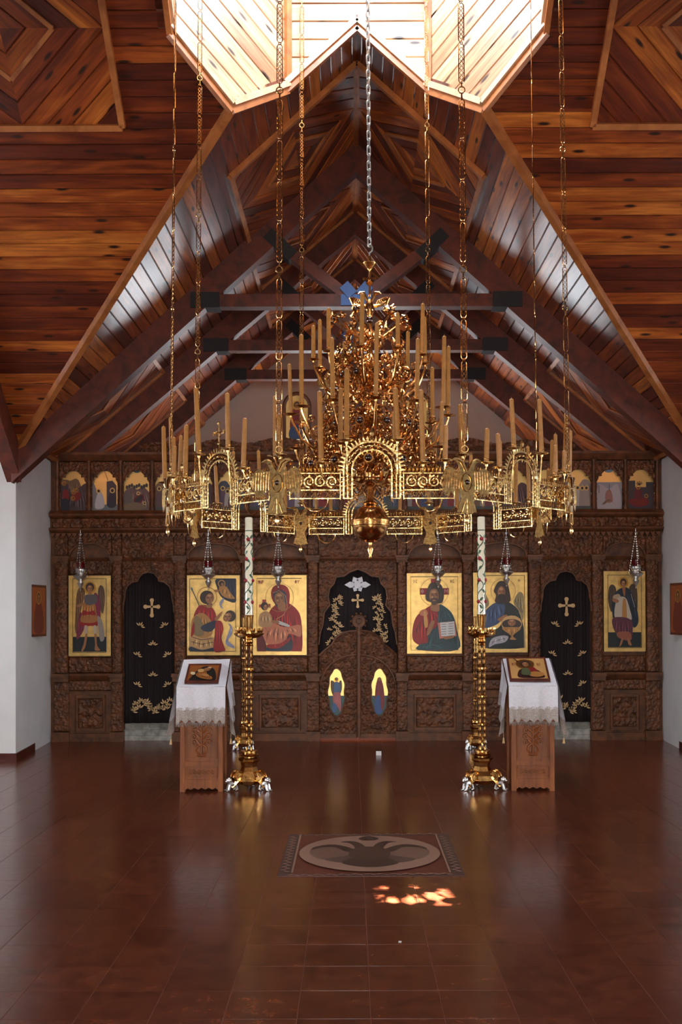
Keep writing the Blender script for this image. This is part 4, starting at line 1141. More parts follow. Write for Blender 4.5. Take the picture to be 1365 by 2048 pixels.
# upper row of festal icons
rnd = random.Random(12)
FEST = {0: 'small arched icon of a red robed crowd, beside the white robed kneeler icon',
        1: 'small arched icon of a white robed kneeler before a seated figure under a roof', 2: 'small arched icon of a red oval bed on a hillside',
        16: 'small arched icon with dark rocks on gold, beside the pale grey mountain icon', 17: 'small arched icon of pale grey figures under a plain gold sky', 18: 'small arched icon with a red couch and two haloed heads'}
TONES = [(88, 60, 64), (70, 74, 92), (110, 40, 40), (120, 92, 70), (60, 66, 60), (150, 136, 130), (92, 70, 90)]
for k, cx in enumerate(FX):
    Wd, Hd = 53 / PXM, 82 / PXM
    lab = FEST.get(k, 'small arched gold icon in the upper row of the screen, behind the ring of candles')
    r = thing('festal_icon', lab, 'icon', (ix(cx), YI + 0.012, iz(1023)), 0, 'upper row of small icons')
    top = [(d, p) for d, p in LOBE if p < 1000]
    MB().box(-Wd / 2, Wd / 2, 0, 0.015, 0, Hd).build('panel', simple_gold, r)
    sh = [Q((226, 190, 120, 0.85), (-27, 941), (27, 941), (27, 1023), (-27, 1023))]
    if k == 1:
        sh += [Q((110, 118, 124), (-27, 1008), (27, 1008), (27, 1023), (-27, 1023)), P((130, 128, 132), (-27, 965), (-20, 975), (-12, 1000), (-8, 1018), (-27, 1020)), Q((76, 62, 70), (2, 962), (14, 960), (22, 970), (22, 1010), (2, 1010)),
               P((190, 190, 196), (-16, 985), (-8, 984), (-2, 1005), (-6, 1016), (-22, 1014)), P((40, 36, 50), (8, 986), (20, 986), (20, 1012), (4, 1012)), Ring(GOLD, -14, 980, 4.5, 2, 12), Ring(GOLD, 14, 980, 4.5, 2, 12), El(HAIR, -14, 981, 2.6, 3), El(HAIR, 14, 981, 2.6, 3), Ln((50, 40, 40), 0.8, (-2, 941), (5, 960))]
    elif k in (2,):
        sh += [P((110, 84, 84), (-27, 985), (-10, 974), (0, 978), (14, 974), (27, 990), (27, 1023), (-27, 1023)), El((110, 30, 30), 4, 998, 13, 8, -0.7), El((40, 30, 46), 4, 998, 10, 5, -0.7), Ring(GOLD, 3, 986, 3.2, 1.6, 10), Ring(GOLD, 16, 1006, 3, 1.5, 10),
               P((96, 88, 84), (-27, 990), (-14, 984), (-8, 1004), (-27, 1010)), [El((60, 56, 60), -20 + 5 * j, 974 - (j % 3) * 2, 2.6, 4) for j in range(9)], P((120, 98, 76), (-27, 1010), (0, 1004), (20, 1016), (0, 1023), (-27, 1023)), El((40, 70, 90), 0, 941, 7, 4)]
    elif k == 17:
        sh += [Q((150, 150, 160), (-27, 966), (27, 966), (27, 1023), (-27, 1023)), P((176, 170, 176), (-20, 970), (0, 980), (18, 970), (24, 1020), (-24, 1020)), P((160, 110, 100), (-6, 986), (4, 982), (8, 1004), (-6, 1006)), P((120, 92, 70), (-14, 1010), (0, 1000), (14, 1012), (8, 1006), (0, 1004), (-8, 1010)), El((120, 140, 160), 0, 942, 9, 5), Ln((90, 90, 100), 1.4, (-20, 972), (-20, 988)), Ln((90, 90, 100), 1.4, (1, 970), (1, 984))]
    elif k == 18:
        sh += [Q((60, 56, 58), (-27, 963), (-10, 963), (-10, 1023), (-27, 1023)), Q((60, 56, 58), (12, 966), (27, 966), (27, 1023), (12, 1023)), Q((66, 54, 60), (-27, 976), (27, 976), (27, 1023), (-27, 1023)), P((120, 26, 24), (-20, 1000), (12, 998), (16, 1010), (-4, 1016), (-20, 1010)), P((100, 30, 36), (-10, 980), (0, 978), (4, 998), (-12, 998)), Ring(HALO, -4, 976, 4, 1.6, 12), Ring(HALO, 12, 994, 3.4, 1.5, 12), [Ln((50, 36, 30), 1.4, (-2, 972), (-2 + 7 * math.cos(a), 970 - 6 * math.sin(a))) for a in (0.3, 0.9, 1.6, 2.3, 2.9)]]
    elif k == 0:
        sh += [P((120, 92, 70), (-26, 962), (-16, 958), (-8, 960), (4, 956), (12, 966), (18, 1000), (-26, 1000)), P((76, 60, 66), (-27, 970), (-14, 966), (-6, 985), (10, 975), (27, 968), (27, 1023), (-27, 1023)), P((130, 26, 30), (-22, 982), (-12, 980), (-10, 1000), (-20, 1002)), P((126, 24, 26), (-4, 988), (12, 984), (14, 996), (0, 1002)), P((30, 34, 50), (-24, 998), (-10, 1000), (-10, 1023), (-24, 1023)), [Ring(HALO, x, y, 4, 1.6, 12) for x, y in ((-20, 966), (0, 984), (6, 980), (-1, 996))], [El(SKIN, x, y, 2.4, 3) for x, y in ((-20, 967), (0, 985), (6, 981), (-1, 997))]]
    else:
        base = rnd.choice(TONES); y_ = 968 + rnd.uniform(-4, 8)
        sh += [P(base, (-27, y_ + 6), (-12, y_ - 4), (0, y_ + 8), (13, y_ - 6), (27, y_ + 4), (27, 1023), (-27, 1023))]
        for j in range(rnd.choice([3, 4, 5])):
            x = -19 + j * 9.5 + rnd.uniform(-2, 2); y = 982 + rnd.uniform(-6, 8)
            sh += [P(rnd.choice(TONES + [(120, 26, 26), (52, 66, 100), (176, 166, 160)]), (x - 5, y + 6), (x, y + 2), (x + 5, y + 6), (x + 6, 1018), (x - 6, 1018)), Ring(GOLD, x, y - 1, 4, 1.6, 12), El(HAIR, x, y - 1, 2.5, 3)]
        sh += [Q((60, 64, 60), (-27, 1014), (27, 1014), (27, 1023), (-27, 1023))]
    paint(r, 'painting', (-27, 941, 27, 1023), Wd, Hd, sh, -0.001, step=0.0003)

# crowning cross and two mourners above the screen
for sx, nm, rob in ((-1, 'woman in a red mantle over blue', ((120, 22, 28), (34, 60, 100))), (1, 'man in a pale robe over blue', ((170, 150, 130), (40, 66, 110)))):
    r = thing('crest_icon', 'arched icon of a %s atop the screen' % nm, 'icon', (ix(716 + sx * 121), YI + 0.02, iz(878)))
    out = [(-0.15, 0), (-0.15, 0.42)] + [(0.15 * math.cos(t), 0.42 + 0.17 * math.sin(t)) for t in np.linspace(PI, 0, 13)] + [(0.15, 0)]
    MB().prism(out, 'y', 0, 0.02).build('panel', simple_gold, r)
    MB().tube([(x * 1.1, 0, z) for x, z in out], 0.028, 6).build('frame', 'carved', r, True)
    paint(r, 'painting', (-15, 0, 15, 59), 0.30, 0.59, [P(rob[0], (-7, 26), (0, 14), (7, 26), (8, 48), (-8, 48)), P(rob[1], (-8, 44), (8, 40), (9, 58), (-9, 58)), El(HALO, 0, 15, 6, 6), El(HAIR, 0, 15, 4, 4.6), El(SKIN, 0, 16, 2.8, 3.6)], -0.002)
r = thing('crest_cross', 'large carved and painted cross crowning the screen behind the chandelier', 'cross', (ix(716), YI + 0.02, iz(878)))
for nm, (a, b, c, d) in {'upright': (-0.07, 0.07, 0, 1.15), 'crossbar': (-0.42, 0.42, 0.66, 0.8)}.items():
    MB().chamfer_box(a, b, -0.03, 0.03, c, d, 0.01).build(nm, 'carved', r)
for x, z in ((-0.45, 0.73), (0.45, 0.73), (0, 1.18)): MB().ball((x, 0, z), 0.075, 10).build('trefoil', simple_gold, r, True)

# icons on the chancel side walls
for sx, lab in ((-1, 'narrow reddish wooden icon hanging on the white wall near the armoured angel icon'), (1, 'narrow reddish wooden icon hanging on the white wall near the white robed angel icon')):
    yy = 11.97 if sx < 0 else 11.82
    xw = 3.812 + (yy - YF - 0.3) * (0.118 / 1.606)
    r = thing('wall_icon', lab, 'icon', (sx * (xw - 0.012), yy, 1.36), -sx * (PI / 2 - 0.073) if sx < 0 else -(PI / 2 - 0.073) + PI * 0)
    r.rotation_euler.z = (PI / 2 - 0.073) if sx < 0 else -(PI / 2 - 0.073)
    MB().box(-0.24, 0.24, -0.02, 0.012, 0, 0.62).build('panel', 'beam', r)
    paint(r, 'painting', (0, 0, 48, 62), 0.42, 0.56, [Q((150, 70, 32), (0, 0), (48, 0), (48, 62), (0, 62)), P((100, 26, 22), (12, 26), (24, 18), (36, 26), (40, 58), (8, 58)), El(HALO, 24, 14, 9, 9), El(HAIR, 24, 14, 6, 7), El(SKIN, 24, 15, 4, 5.5)], -0.021).location = (0, 0, 0.03)
# ------------------------------------------------------------------ candles
_wax = {}
def candle_mesh(L, r=0.016):
    k = (round(L, 2), r)
    if k not in _wax:
        m = MB(); m.lathe([(0.0005, 0), (r, 0.0), (r * 0.97, k[0] * 0.5), (r * 0.9, k[0] - 0.006), (r * 0.5, k[0]), (0.0005, k[0])], 8)
        m.tube([(0, 0, k[0]), (0.001, 0, k[0] + 0.012)], 0.0018, 4)
        o = m.build('candle', 'wax', None, True); _wax[k] = o.data; bpy.data.objects.remove(o)
    return _wax[k]
def candle(loc, L, label, group, tilt=0.03, r=0.016):
    o = link_mesh('candle', candle_mesh(L, r), None, loc, (random.uniform(-tilt, tilt), random.uniform(-tilt, tilt), random.uniform(0, 6)))
    return tag(o, label, 'candle', group)

# ------------------------------------------------------------------ ring chandelier
CY = YC
RR = 1.47                                   # vertex radius of the octagonal ring
ZB = 2.32                                   # lower edge of its panels
ring = thing('ring_chandelier', 'gilded octagonal ring chandelier of pierced panels, arches and double headed eagles', 'chandelier', (0.06, CY, ZB))

def eagle_plate():
    half_ = [(0, 805), (22, 765), (48, 720), (80, 703), (115, 708), (150, 733), (122, 730), (96, 738), (76, 768), (66, 800), (92, 816), (130, 792), (165, 782), (200, 802), (215, 850), (206, 900), (212, 960), (196, 1018), (181, 980), (166, 1022), (150, 982), (131, 1012), (110, 962), (92, 932), (62, 990), (50, 1030), (74, 1090), (92, 1150), (66, 1148), (46, 1162), (22, 1156), (0, 1172)]
    s = 0.34 / 470
    pts = [(x * s, (1172 - y) * s) for x, y in half_] + [(-x * s, (1172 - y) * s) for x, y in reversed(half_[1:-1])]
    m = MB(); m.prism(pts, 'y', -0.004, 0.004)
    return m, s
def eagle_detail(s):
    m = MB(); z = lambda y: (1172 - y) * s
    for sx in (-1, 1):
        for k in range(6):
            x0 = (70 + k * 24) * s; m.tube([(sx * x0, -0.006, z(815)), (sx * (x0 + 4 * s), -0.008, z(900)), (sx * (x0 + 6 * s), -0.006, z(960))], 0.0028, 4)
        m.tube([(sx * 12 * s, -0.006, z(810)), (sx * 45 * s, -0.01, z(740)), (sx * 85 * s, -0.008, z(716)), (sx * 140 * s, -0.006, z(730))], [0.008, 0.009, 0.008, 0.002], 5)
        m.tube([(sx * 20 * s, -0.006, z(1060)), (sx * 50 * s, -0.006, z(1150))], 0.003, 4)
    m.tube([(46 * s * math.cos(t), -0.008, z(905) + 72 * s * math.sin(t)) for t in np.linspace(0, 2 * PI, 15)[:-1]], 0.006, 5, True)
    m.tube([(0, -0.006, z(1040)), (0, -0.006, z(1160))], 0.003, 4)
    return m
em, es = eagle_plate()

PL = 0.30                                   # panel length
def panel_frame():
    m = MB(); h = 0.15
    for z in (0, 0.05, h): m.beam((-PL / 2, 0, z), (PL / 2, 0, z), 0.006, 0.006)
    for x in (-PL / 2, PL / 2): m.beam((x, 0, -0.006), (x, 0, h + 0.01), 0.006, 0.006, (0, 1, 0))
    return m
def panel_scrolls():
    m = MB()
    n = 7; w = PL / n
    for k in range(n):
        x = -PL / 2 + k * w
        m.tube([(x, 0, 0.006), (x + w / 2, 0.003, 0.044), (x + w, 0, 0.006)], 0.003, 4)
        m.tube([(x, 0, 0.044), (x + w / 2, -0.003, 0.006), (x + w, 0, 0.044)], 0.003, 4)
    for x, s in ((-0.1, 1), (-0.033, -1), (0.033, 1), (0.1, -1)):
        m.tube(spiral(x, 0.1, 0.036, 0.006, PI / 2 * s, 1.6 * s, 16), [0.007 - 0.003 * i / 16 for i in range(17)], 5)
        m.tube([(x - 0.03 * s, 0, 0.06), (x - 0.01 * s, -0.004, 0.1), (x + 0.02 * s, 0, 0.14)], [0.003, 0.007, 0.002], 4)
        m.ball((x, -0.003, 0.1), 0.008, 6)
    return m
def panel_crest():
    m = MB()
    for k in range(13):
        x = -PL / 2 + PL * (k + 0.5) / 13
        m.tube([(x, 0, 0.15), (x, 0, 0.172), (x, 0, 0.178), (x, 0, 0.195)], [0.006, 0.004, 0.008, 0.0015], 4)
    return m
def arch_frame():
    m = MB(); zc = 0.17
    for r, t in ((0.168, 0.010), (0.118, 0.009), (0.145, 0.005)):
        ins = [(-r + t / 2, 0)] + [(p[0], p[2]) for p in arc(0, zc, r - t / 2, PI, 0, 18)] + [(r - t / 2, 0)]
        ous = [(-r - t / 2, 0)] + [(p[0], p[2]) for p in arc(0, zc, r + t / 2, PI, 0, 18)] + [(r + t / 2, 0)]
        for i in range(len(ins) - 1):
            m.prism([ins[i], ins[i + 1], ous[i + 1], ous[i]], 'y', -0.003, 0.003)
    m.beam((-0.168, 0, 0), (-0.118, 0, 0), 0.006, 0.006); m.beam((0.118, 0, 0), (0.168, 0, 0), 0.006, 0.006)
    return m
def arch_scrolls():
    m = MB(); zc = 0.17
    for k in range(25):
        a = PI * k / 24; c, s_ = math.cos(a), math.sin(a)
        m.prism([(0.172 * c - 0.007 * s_, zc + 0.172 * s_ + 0.007 * c), (0.172 * c + 0.007 * s_, zc + 0.172 * s_ - 0.007 * c), (0.2 * c + 0.003 * s_, zc + 0.2 * s_ - 0.003 * c), (0.2 * c - 0.003 * s_, zc + 0.2 * s_ + 0.003 * c)], 'y', -0.002, 0.002)
        if k % 2 == 0:
            m.ball((0.143 * c, -0.004, zc + 0.143 * s_), 0.009, 6)
            m.tube([(0.118 * c, 0, zc + 0.118 * s_), (0.102 * c, 0, zc + 0.102 * s_)], [0.005, 0.001], 4)
    for sx in (-1, 1):
        for z in np.linspace(0.02, 0.15, 6):
            m.tube(spiral(sx * 0.143, z, 0.016, 0.004, 0, 1.2 * sx, 8), 0.003, 4)
            m.tube([(sx * 0.17, 0, z), (sx * 0.19, 0, z)], [0.005, 0.001], 4)
    return m
def drip_pan(r=0.045):
    m = MB(); m.lathe([(0.001, -0.02), (0.008, -0.018), (0.01, -0.006), (r, 0.004), (r, 0.007), (0.012, 0.0), (0.015, 0.004), (0.013, 0.022), (0.017, 0.028), (0.0135, 0.03), (0.012, 0.01), (0.001, 0.01)], 12)
    return m
def finial_bud():
    m = MB(); m.lathe([(0.001, 0), (0.006, 0.0), (0.012, 0.012), (0.006, 0.024), (0.014, 0.04), (0.01, 0.06), (0.001, 0.075)], 8); return m
def finial_cross():
    m = MB(); m.lathe([(0.001, 0), (0.012, 0.01), (0.006, 0.03), (0.006, 0.05)], 8)
    zc = 0.12
    for a, L_ in ((0, .04), (PI, .04), (PI / 2, .05), (-PI / 2, .06)):
        c, s_ = math.cos(a), math.sin(a); m.tube([(0, 0, zc), (L_ * c, 0, zc + L_ * s_)], 0.006, 4)
        for q in (-0.7, 0, 0.7): m.ball((L_ * c + 0.012 * math.cos(a + q), 0, zc + L_ * s_ + 0.012 * math.sin(a + q)), 0.008, 6)
    m.tube([(0.03 * math.cos(t), 0, zc + 0.03 * math.sin(t)) for t in np.linspace(0, 2 * PI, 13)[:-1]], 0.003, 4, True)
    return m

protos = {}
def proto(key, mb, name, mat, smooth=True):
    if key not in protos:
        o = mb().build(name, mat, None, smooth); protos[key] = o.data; bpy.data.objects.remove(o)
    return protos[key]

vert = [Vector((RR * math.cos(PI / 8 + k * PI / 4), RR * math.sin(PI / 8 + k * PI / 4), 0)) for k in range(8)]
ring_pans = []
RL = 'thin amber wax candle in a drip pan of the gilded ring chandelier'
for k in range(8):
    a, b = vert[k], vert[(k + 1) % 8]
    mid = (a + b) / 2; d = (b - a).normalized(); rot = math.atan2(d.y, d.x)
    L = (b - a).length
    ar = link_mesh('arch', proto('arch', arch_frame, 'arch', 'gold'), ring, mid, (0, 0, rot))
    link_mesh('scrollwork', proto('archs', arch_scrolls, 'scrollwork', 'gold'), ar)
    fkey, ffn = ('fc', finial_cross) if k in (2, 4) else ('fb', finial_bud)
    link_mesh('finial', proto(fkey, ffn, 'finial', 'gold'), ar, (0, 0, 0.345))
    for s in (-1, 1):
        c = mid + d * (s * (0.18 + PL / 2 + 0.008))
        p = link_mesh('pierced_panel', proto('pan', panel_frame, 'pierced_panel', 'gold', False), ring, c, (0, 0, rot))
        link_mesh('scrollwork', proto('pans', panel_scrolls, 'scrollwork', 'gold'), p)
        link_mesh('cresting', proto('panc', panel_crest, 'cresting', 'gold', False), p)
        # swag of wire below
        if True:
            sw = link_mesh('wire_loop', proto('loop', lambda: MB().tube(arc(0, 0, 0.075, PI, 2 * PI, 10), 0.004, 4), 'wire_loop', 'gold'), ring, c + Vector((0, 0, -0.004)), (0, 0, rot))
        # pans: on the panel, and high beside the arch
        nrm = Vector((d.y, -d.x, 0)) * (1 if mid.dot(Vector((d.y, -d.x, 0))) > 0 else -1)
        for q, (off, z) in enumerate(((s * 0.30, 0.20), (s * 0.15, 0.335), (s * 0.43, 0.215))):
            if q == 2 and (k + (s > 0)) % 2: continue
            pc = mid + d * off + nrm * 0.045 + Vector((0, 0, z))
            pn = link_mesh('drip_pan', proto('dp', drip_pan, 'drip_pan', 'gold'), ring, pc)
            br = MB(); base = mid + d * off; zz = min(z - 0.03, 0.15)
            br.tube([base + Vector((0, 0, zz)) - pc, base + nrm * 0.03 + Vector((0, 0, zz - 0.01)) - pc, Vector((0, 0, -0.018))], 0.005, 4)
            br.build('bracket', 'gold', pn, True)
            if random.random() < 0.93:
                candle(ring.location + pc + Vector((0, 0, 0.012)), random.choice([0.2, 0.3, 0.34, 0.38, 0.42]), (lambda q_: ('amber candle on the ring chandelier, standing %s' % ('on a pierced panel', 'high beside an arch', 'next to an eagle plate')[q_]))(q), 'candles on the ring chandelier', 0.05)
    # eagle at the vertex, facing outward
    e = link_mesh('eagle', proto('eagle', lambda: em, 'eagle', 'gold', False), ring, a * 1.0 + Vector((0, 0, -0.1)), (0, 0, math.atan2(a.y, a.x) + PI / 2))
    link_mesh('relief', proto('eagled', lambda: eagle_detail(es), 'relief', 'gold'), e)
    link_mesh('cabochon', proto('cab', lambda: MB().ball((0, -0.004, 0.195), 0.016, 10), 'cabochon', 'cabochon'), e)
    link_mesh('drop', proto('drop', lambda: MB().lathe([(0.001, -0.06), (0.014, -0.035), (0.01, -0.012), (0.004, 0.0), (0.004, 0.02)], 8), 'drop', 'gold'), e)
    pc = a * 0.97 + Vector((0, 0, 0.26))
    pn = link_mesh('drip_pan', proto('dp', drip_pan, 'drip_pan', 'gold'), ring, pc)
    candle(ring.location + pc + Vector((0, 0, 0.012)), random.choice([0.14, 0.18, 0.24]), 'short amber candle behind an eagle plate of the ring chandelier', 'candles on the ring chandelier', 0.04)

# suspension chains: pierced plates hooked end to end
def chain_plate(L=0.235, w=0.032):
    m = MB(); hw = w / 2
    m.tube([(-hw, 0, 0.012), (-hw * 0.5, 0, 0), (hw * 0.5, 0, 0), (hw, 0, 0.012), (hw, 0, L - 0.012), (hw * 0.5, 0, L), (-hw * 0.5, 0, L), (-hw, 0, L - 0.012)], 0.0032, 4, True)
    n = 7
    for k in range(n):
        z = 0.018 + (L - 0.036) * (k + 0.5) / n
        m.tube([(0.6 * hw * math.cos(t), 0, z + 0.45 * (L - 0.036) / n * math.sin(t)) for t in np.linspace(0, 2 * PI, 7)[:-1]], 0.0024, 3, True)
        m.tube([(-hw, 0, z), (-hw * 0.5, 0, z)], 0.002, 3); m.tube([(hw * 0.5, 0, z), (hw, 0, z)], 0.002, 3)
    m.tube(arc(0, L + 0.006, 0.007, 0, 2 * PI, 6), 0.0025, 3)
    return m
def chain_ring(): return MB().tube([(0.02 * math.cos(t), 0, 0.02 * math.sin(t)) for t in np.linspace(0, 2 * PI, 13)[:-1]], 0.004, 5, True).tube([(0, 0, -0.02), (0, 0, -0.05)], 0.005, 5).tube([(0, 0, 0.02), (0, 0, 0.045)], 0.005, 5)
twist = [1.25, 0.2, 0.1, 0.25, 1.35, 0.1, -0.1, 0.3]
for k in range(8):
    a = vert[k]; th = twist[k] + math.atan2(a.y, a.x) * 0
    p0 = a * 0.985 + Vector((0, 0, 0.25)); p1 = a * 0.94 + Vector((0, 0, 9.3 - ZB))
    d = (p1 - p0); n_ = int(d.length / 0.262)
    ch = thing('suspension_chain', None, None, p0); ch.parent = ring
    tilt = Vector((0, 0, 1)).rotation_difference(d.normalized())
    z = 0.0; i = 0
    q = d.normalized()
    while z < d.length - 0.3:
        rt = (tilt.to_matrix() @ Matrix.Rotation(th + (i // 4) * 0.04, 3, 'Z')).to_euler()
        if i % 4 == 0:
            link_mesh('hook_ring', proto('cr', chain_ring, 'hook_ring', 'gold'), ch, q * (z + 0.045), rt); z += 0.088
        link_mesh('chain_plate', proto('cp', chain_plate, 'chain_plate', 'gold_red'), ch, q * z, rt); z += 0.248  # backlit shade of the chains put into the darker brass colour
        i += 1

# ------------------------------------------------------------------ central tiered chandelier
cz0 = 2.03
cc = thing('tiered_chandelier', 'tall gilded candle chandelier with three tiers of scrolled arms and a double headed eagle', 'chandelier', (0.075, CY, cz0))
def Z(z): return z - cz0
MB().lathe([(0.004, Z(2.03)), (0.012, Z(2.035)), (0.008, Z(2.06)), (0.022, Z(2.1)), (0.012, Z(2.13)), (0.014, Z(2.15)), (0.045, Z(2.155)), (0.05, Z(2.165)), (0.03, Z(2.175))], 12).build('lower_finial', 'gold_red', cc, True)
MB().lathe([(max(0.001, 0.136 * math.sin(PI * i / 18)), Z(2.295) - 0.136 * math.cos(PI * i / 18)) for i in range(19)], 28).lathe([(0.137, Z(2.27)), (0.141, Z(2.275)), (0.141, Z(2.315)), (0.137, Z(2.32))], 28).build('globe', 'gold_red', cc, True)
prof = [(0.05, 2.425), (0.06, 2.44), (0.03, 2.455), (0.022, 2.5), (0.02, 2.56), (0.05, 2.575), (0.06, 2.59), (0.03, 2.61), (0.035, 2.66), (0.1, 2.69), (0.115, 2.72), (0.1, 2.76), (0.04, 2.8), (0.03, 2.86), (0.06, 2.9), (0.045, 2.94), (0.03, 2.98), (0.09, 3.04), (0.1, 3.07), (0.08, 3.11), (0.03, 3.16), (0.026, 3.24), (0.05, 3.28), (0.04, 3.32), (0.026, 3.36), (0.07, 3.42), (0.08, 3.45), (0.06, 3.49), (0.025, 3.53), (0.022, 3.62), (0.045, 3.65), (0.05, 3.68), (0.02, 3.71), (0.016, 3.8), (0.035, 3.85), (0.012, 3.9)]
MB().lathe([(r, Z(z)) for r, z in prof], 16).build('stem', 'gold_red', cc, True)

def arm_mesh(r, rise):
    """S-curved branch with scrolls, ends below the pan at (r, 0)"""
    m = MB()
    pts = [(0.05, 0, -rise), (r * 0.35, 0, -rise - 0.05), (r * 0.62, 0, -rise - 0.055), (r * 0.86, 0, -rise * 0.7 - 0.03), (r * 0.98, 0, -0.055), (r, 0, -0.018)]
    m.tube([(x, y, z) for x, y, z in pts], [0.011, 0.012, 0.011, 0.010, 0.008, 0.007], 6)
    m.tube(spiral(r * 0.66, -rise * 0.55 + 0.0, 0.06, 0.012, -PI / 2, 1.5, 18), [0.007 - 0.003 * i / 18 for i in range(19)], 5)
    m.tube(spiral(r * 0.42, -rise * 0.7 - 0.0, 0.042, 0.01, -PI / 2, -1.4, 14), 0.006, 5)
    m.tube(spiral(r * 0.86, -rise * 0.35, 0.03, 0.008, PI, -1.3, 12), 0.005, 4)
    for t, s in ((0.3, 1), (0.55, -1), (0.75, 1)):
        x = r * t; m.tube([(x, 0, -rise - 0.04), (x + 0.02, 0.025 * s, -rise - 0.01), (x + 0.05, 0.03 * s, -rise + 0.02)], [0.003, 0.012, 0.001], 4)
        m.tube([(x, 0, -rise - 0.05), (x - 0.01, -0.02 * s, -rise - 0.08), (x + 0.02, -0.03 * s, -rise - 0.1)], [0.003, 0.01, 0.001], 4)
    return m
def medallion():
    """round enamel boss in a flowery scrolled setting"""
    m = MB()
    m.tube([(0.03 * math.cos(t), 0, 0.03 * math.sin(t)) for t in np.linspace(0, 2 * PI, 13)[:-1]], 0.008, 5, True)
    for k in range(8):
        t = 2 * PI * k / 8; c, s_ = math.cos(t), math.sin(t)
        m.tube([(0.036 * c, 0, 0.036 * s_), (0.056 * c, -0.008, 0.056 * s_), (0.068 * math.cos(t + .3), 0, 0.068 * math.sin(t + .3))], [0.004, 0.011, 0.002], 4)
    for s in (-1, 1):
        m.tube(spiral(s * 0.06, -0.09, 0.035, 0.008, PI / 2, 1.4 * s, 12), 0.006, 4)
        m.tube(spiral(s * 0.055, 0.085, 0.028, 0.006, -PI / 2, 1.3 * s, 12), 0.005, 4)
        m.tube([(0, 0, -0.04), (s * 0.03, -0.01, -0.1), (s * 0.01, 0, -0.16)], [0.005, 0.009, 0.001], 4)
    return m
def filigree(w, h, sd_):
    """small upright spray of scrolls and leaves between the arms"""
    rr = random.Random(sd_); m = MB()
    m.tube([(0, 0, -h / 2), (0.01, 0, 0), (0, 0, h / 2)], 0.005, 4)
    for k in range(10):
        x = rr.uniform(-w / 2, w / 2); z = rr.uniform(-h / 2, h / 2); s = rr.choice([-1, 1])
        m.tube(spiral(x, z, rr.uniform(.02, .038), 0.006, rr.uniform(0, 6), s * 1.3, 10, rr.uniform(-.02, .02)), 0.0045, 4)
        m.tube([(x, 0, z), (x + s * .02, -0.012, z + .025), (x + s * .035, 0.006, z + .06)], [0.003, 0.01, 0.001], 4)
    return m
CL = 'thin amber wax candle on a scrolled arm of the tall tiered chandelier'
for ti, (n, r, z, rise, med_r, med_z) in enumerate(((10, 0.415, 3.47, 0.2, 0.22, 3.36), (12, 0.575, 3.08, 0.22, 0.36, 2.98), (12, 0.70, 2.76, 0.16, 0.47, 2.70))):
    am = arm_mesh(r, rise)
    o = am.build('arm', 'gold_red', None, True); me = o.data; bpy.data.objects.remove(o)
    tier_ = thing('candle_tier', None, None, (0, 0, Z(z))); tier_.parent = cc
    ph = [0.16, 0.05, 0.22][ti]
    MB().tube([(med_r * 0.5 * math.cos(t), med_r * 0.5 * math.sin(t), -rise) for t in np.linspace(0, 2 * PI, 25)[:-1]], 0.008, 5, True).build('hoop', 'gold_red', tier_, True)
    for k in range(n):
        t = 2 * PI * k / n + ph
        a_ = link_mesh('arm', me, tier_, (0, 0, 0), (0, 0, t))
        pl = Vector((r * math.cos(t), r * math.sin(t), 0))
        link_mesh('drip_pan', proto('cdp%d' % (ti > 0), (lambda: drip_pan(0.042)) if ti == 0 else (lambda: drip_pan(0.058)), 'drip_pan', 'gold_red'), tier_, pl)
        if not (ti == 2 and k % 4 == 3):
            L_ = random.choice([0.24, 0.3, 0.34, 0.36]) if ti == 0 else random.choice([0.25, 0.36, 0.42, 0.5]) if ti == 1 else random.choice([0.2, 0.3, 0.36, 0.42])
            candle(cc.location + Vector((0, 0, Z(z) + 0.012)) + pl, L_, 'amber candle on the %s tier of the tall tiered chandelier' % ('topmost', 'middle', 'lowest')[ti], 'candles on the tiered chandelier', 0.03)
        t2 = t + PI / n
        md = link_mesh('medallion', proto('med', medallion, 'medallion', 'gold_red'), tier_, (med_r * math.cos(t2), med_r * math.sin(t2), med_z - z), (0, 0, t2 + PI / 2))
        link_mesh('cabochon', proto('cabm', lambda: MB().ball((0, 0, 0), 0.026, 12), 'cabochon', 'cabochon'), md)
        link_mesh('filigree', proto('fil%d' % (k % 3), (lambda kk=k: filigree(0.16, 0.26, kk)), 'filigree', 'gold_red'), tier_, (r * 0.55 * math.cos(t2), r * 0.55 * math.sin(t2), 0.03 - rise * 0.3), (0, 0, t2 + PI / 2 + 0.4))
# flower branches at the top
def branch():
    m = MB(); m.tube([(0.02, 0, 0), (0.1, 0, 0.02), (0.19, 0, 0.09), (0.25, 0, 0.13)], [0.008, 0.009, 0.008, 0.005], 5)
    for x, z, r in ((0.26, 0.15, 0.034), (0.2, 0.17, 0.022), (0.29, 0.09, 0.022), (0.15, 0.04, 0.02)):
        for k in range(7):
            t = 2 * PI * k / 7; m.tube([(x, 0, z), (x + r * .7 * math.cos(t), -0.01, z + r * .7 * math.sin(t)), (x + r * 1.3 * math.cos(t + .3), 0.008, z + r * 1.3 * math.sin(t + .3))], [0.004, 0.01, 0.002], 4)
    for k in range(6):
        x = 0.06 + 0.035 * k; s = 1 if k % 2 else -1
        m.tube([(x, 0, 0.02 + k * .018), (x + .02, s * .02, 0.05 * s + k * .02), (x + .05, s * .01, 0.07 * s + k * .02)], [0.003, 0.011, 0.001], 4)
    return m
top = thing('flower_crown', None, None, (0, 0, Z(3.64))); top.parent = cc
for k in range(6):
    t = k * PI / 3 + 0.1
    b = link_mesh('flower_branch', proto('br', branch, 'flower_branch', 'gold_red'), top, (0, 0, 0), (0, 0, t))
    link_mesh('cabochon', proto('cabb', lambda: MB().ball((0.26, 0, 0.15), 0.016, 8), 'cabochon', 'cabochon'), b)
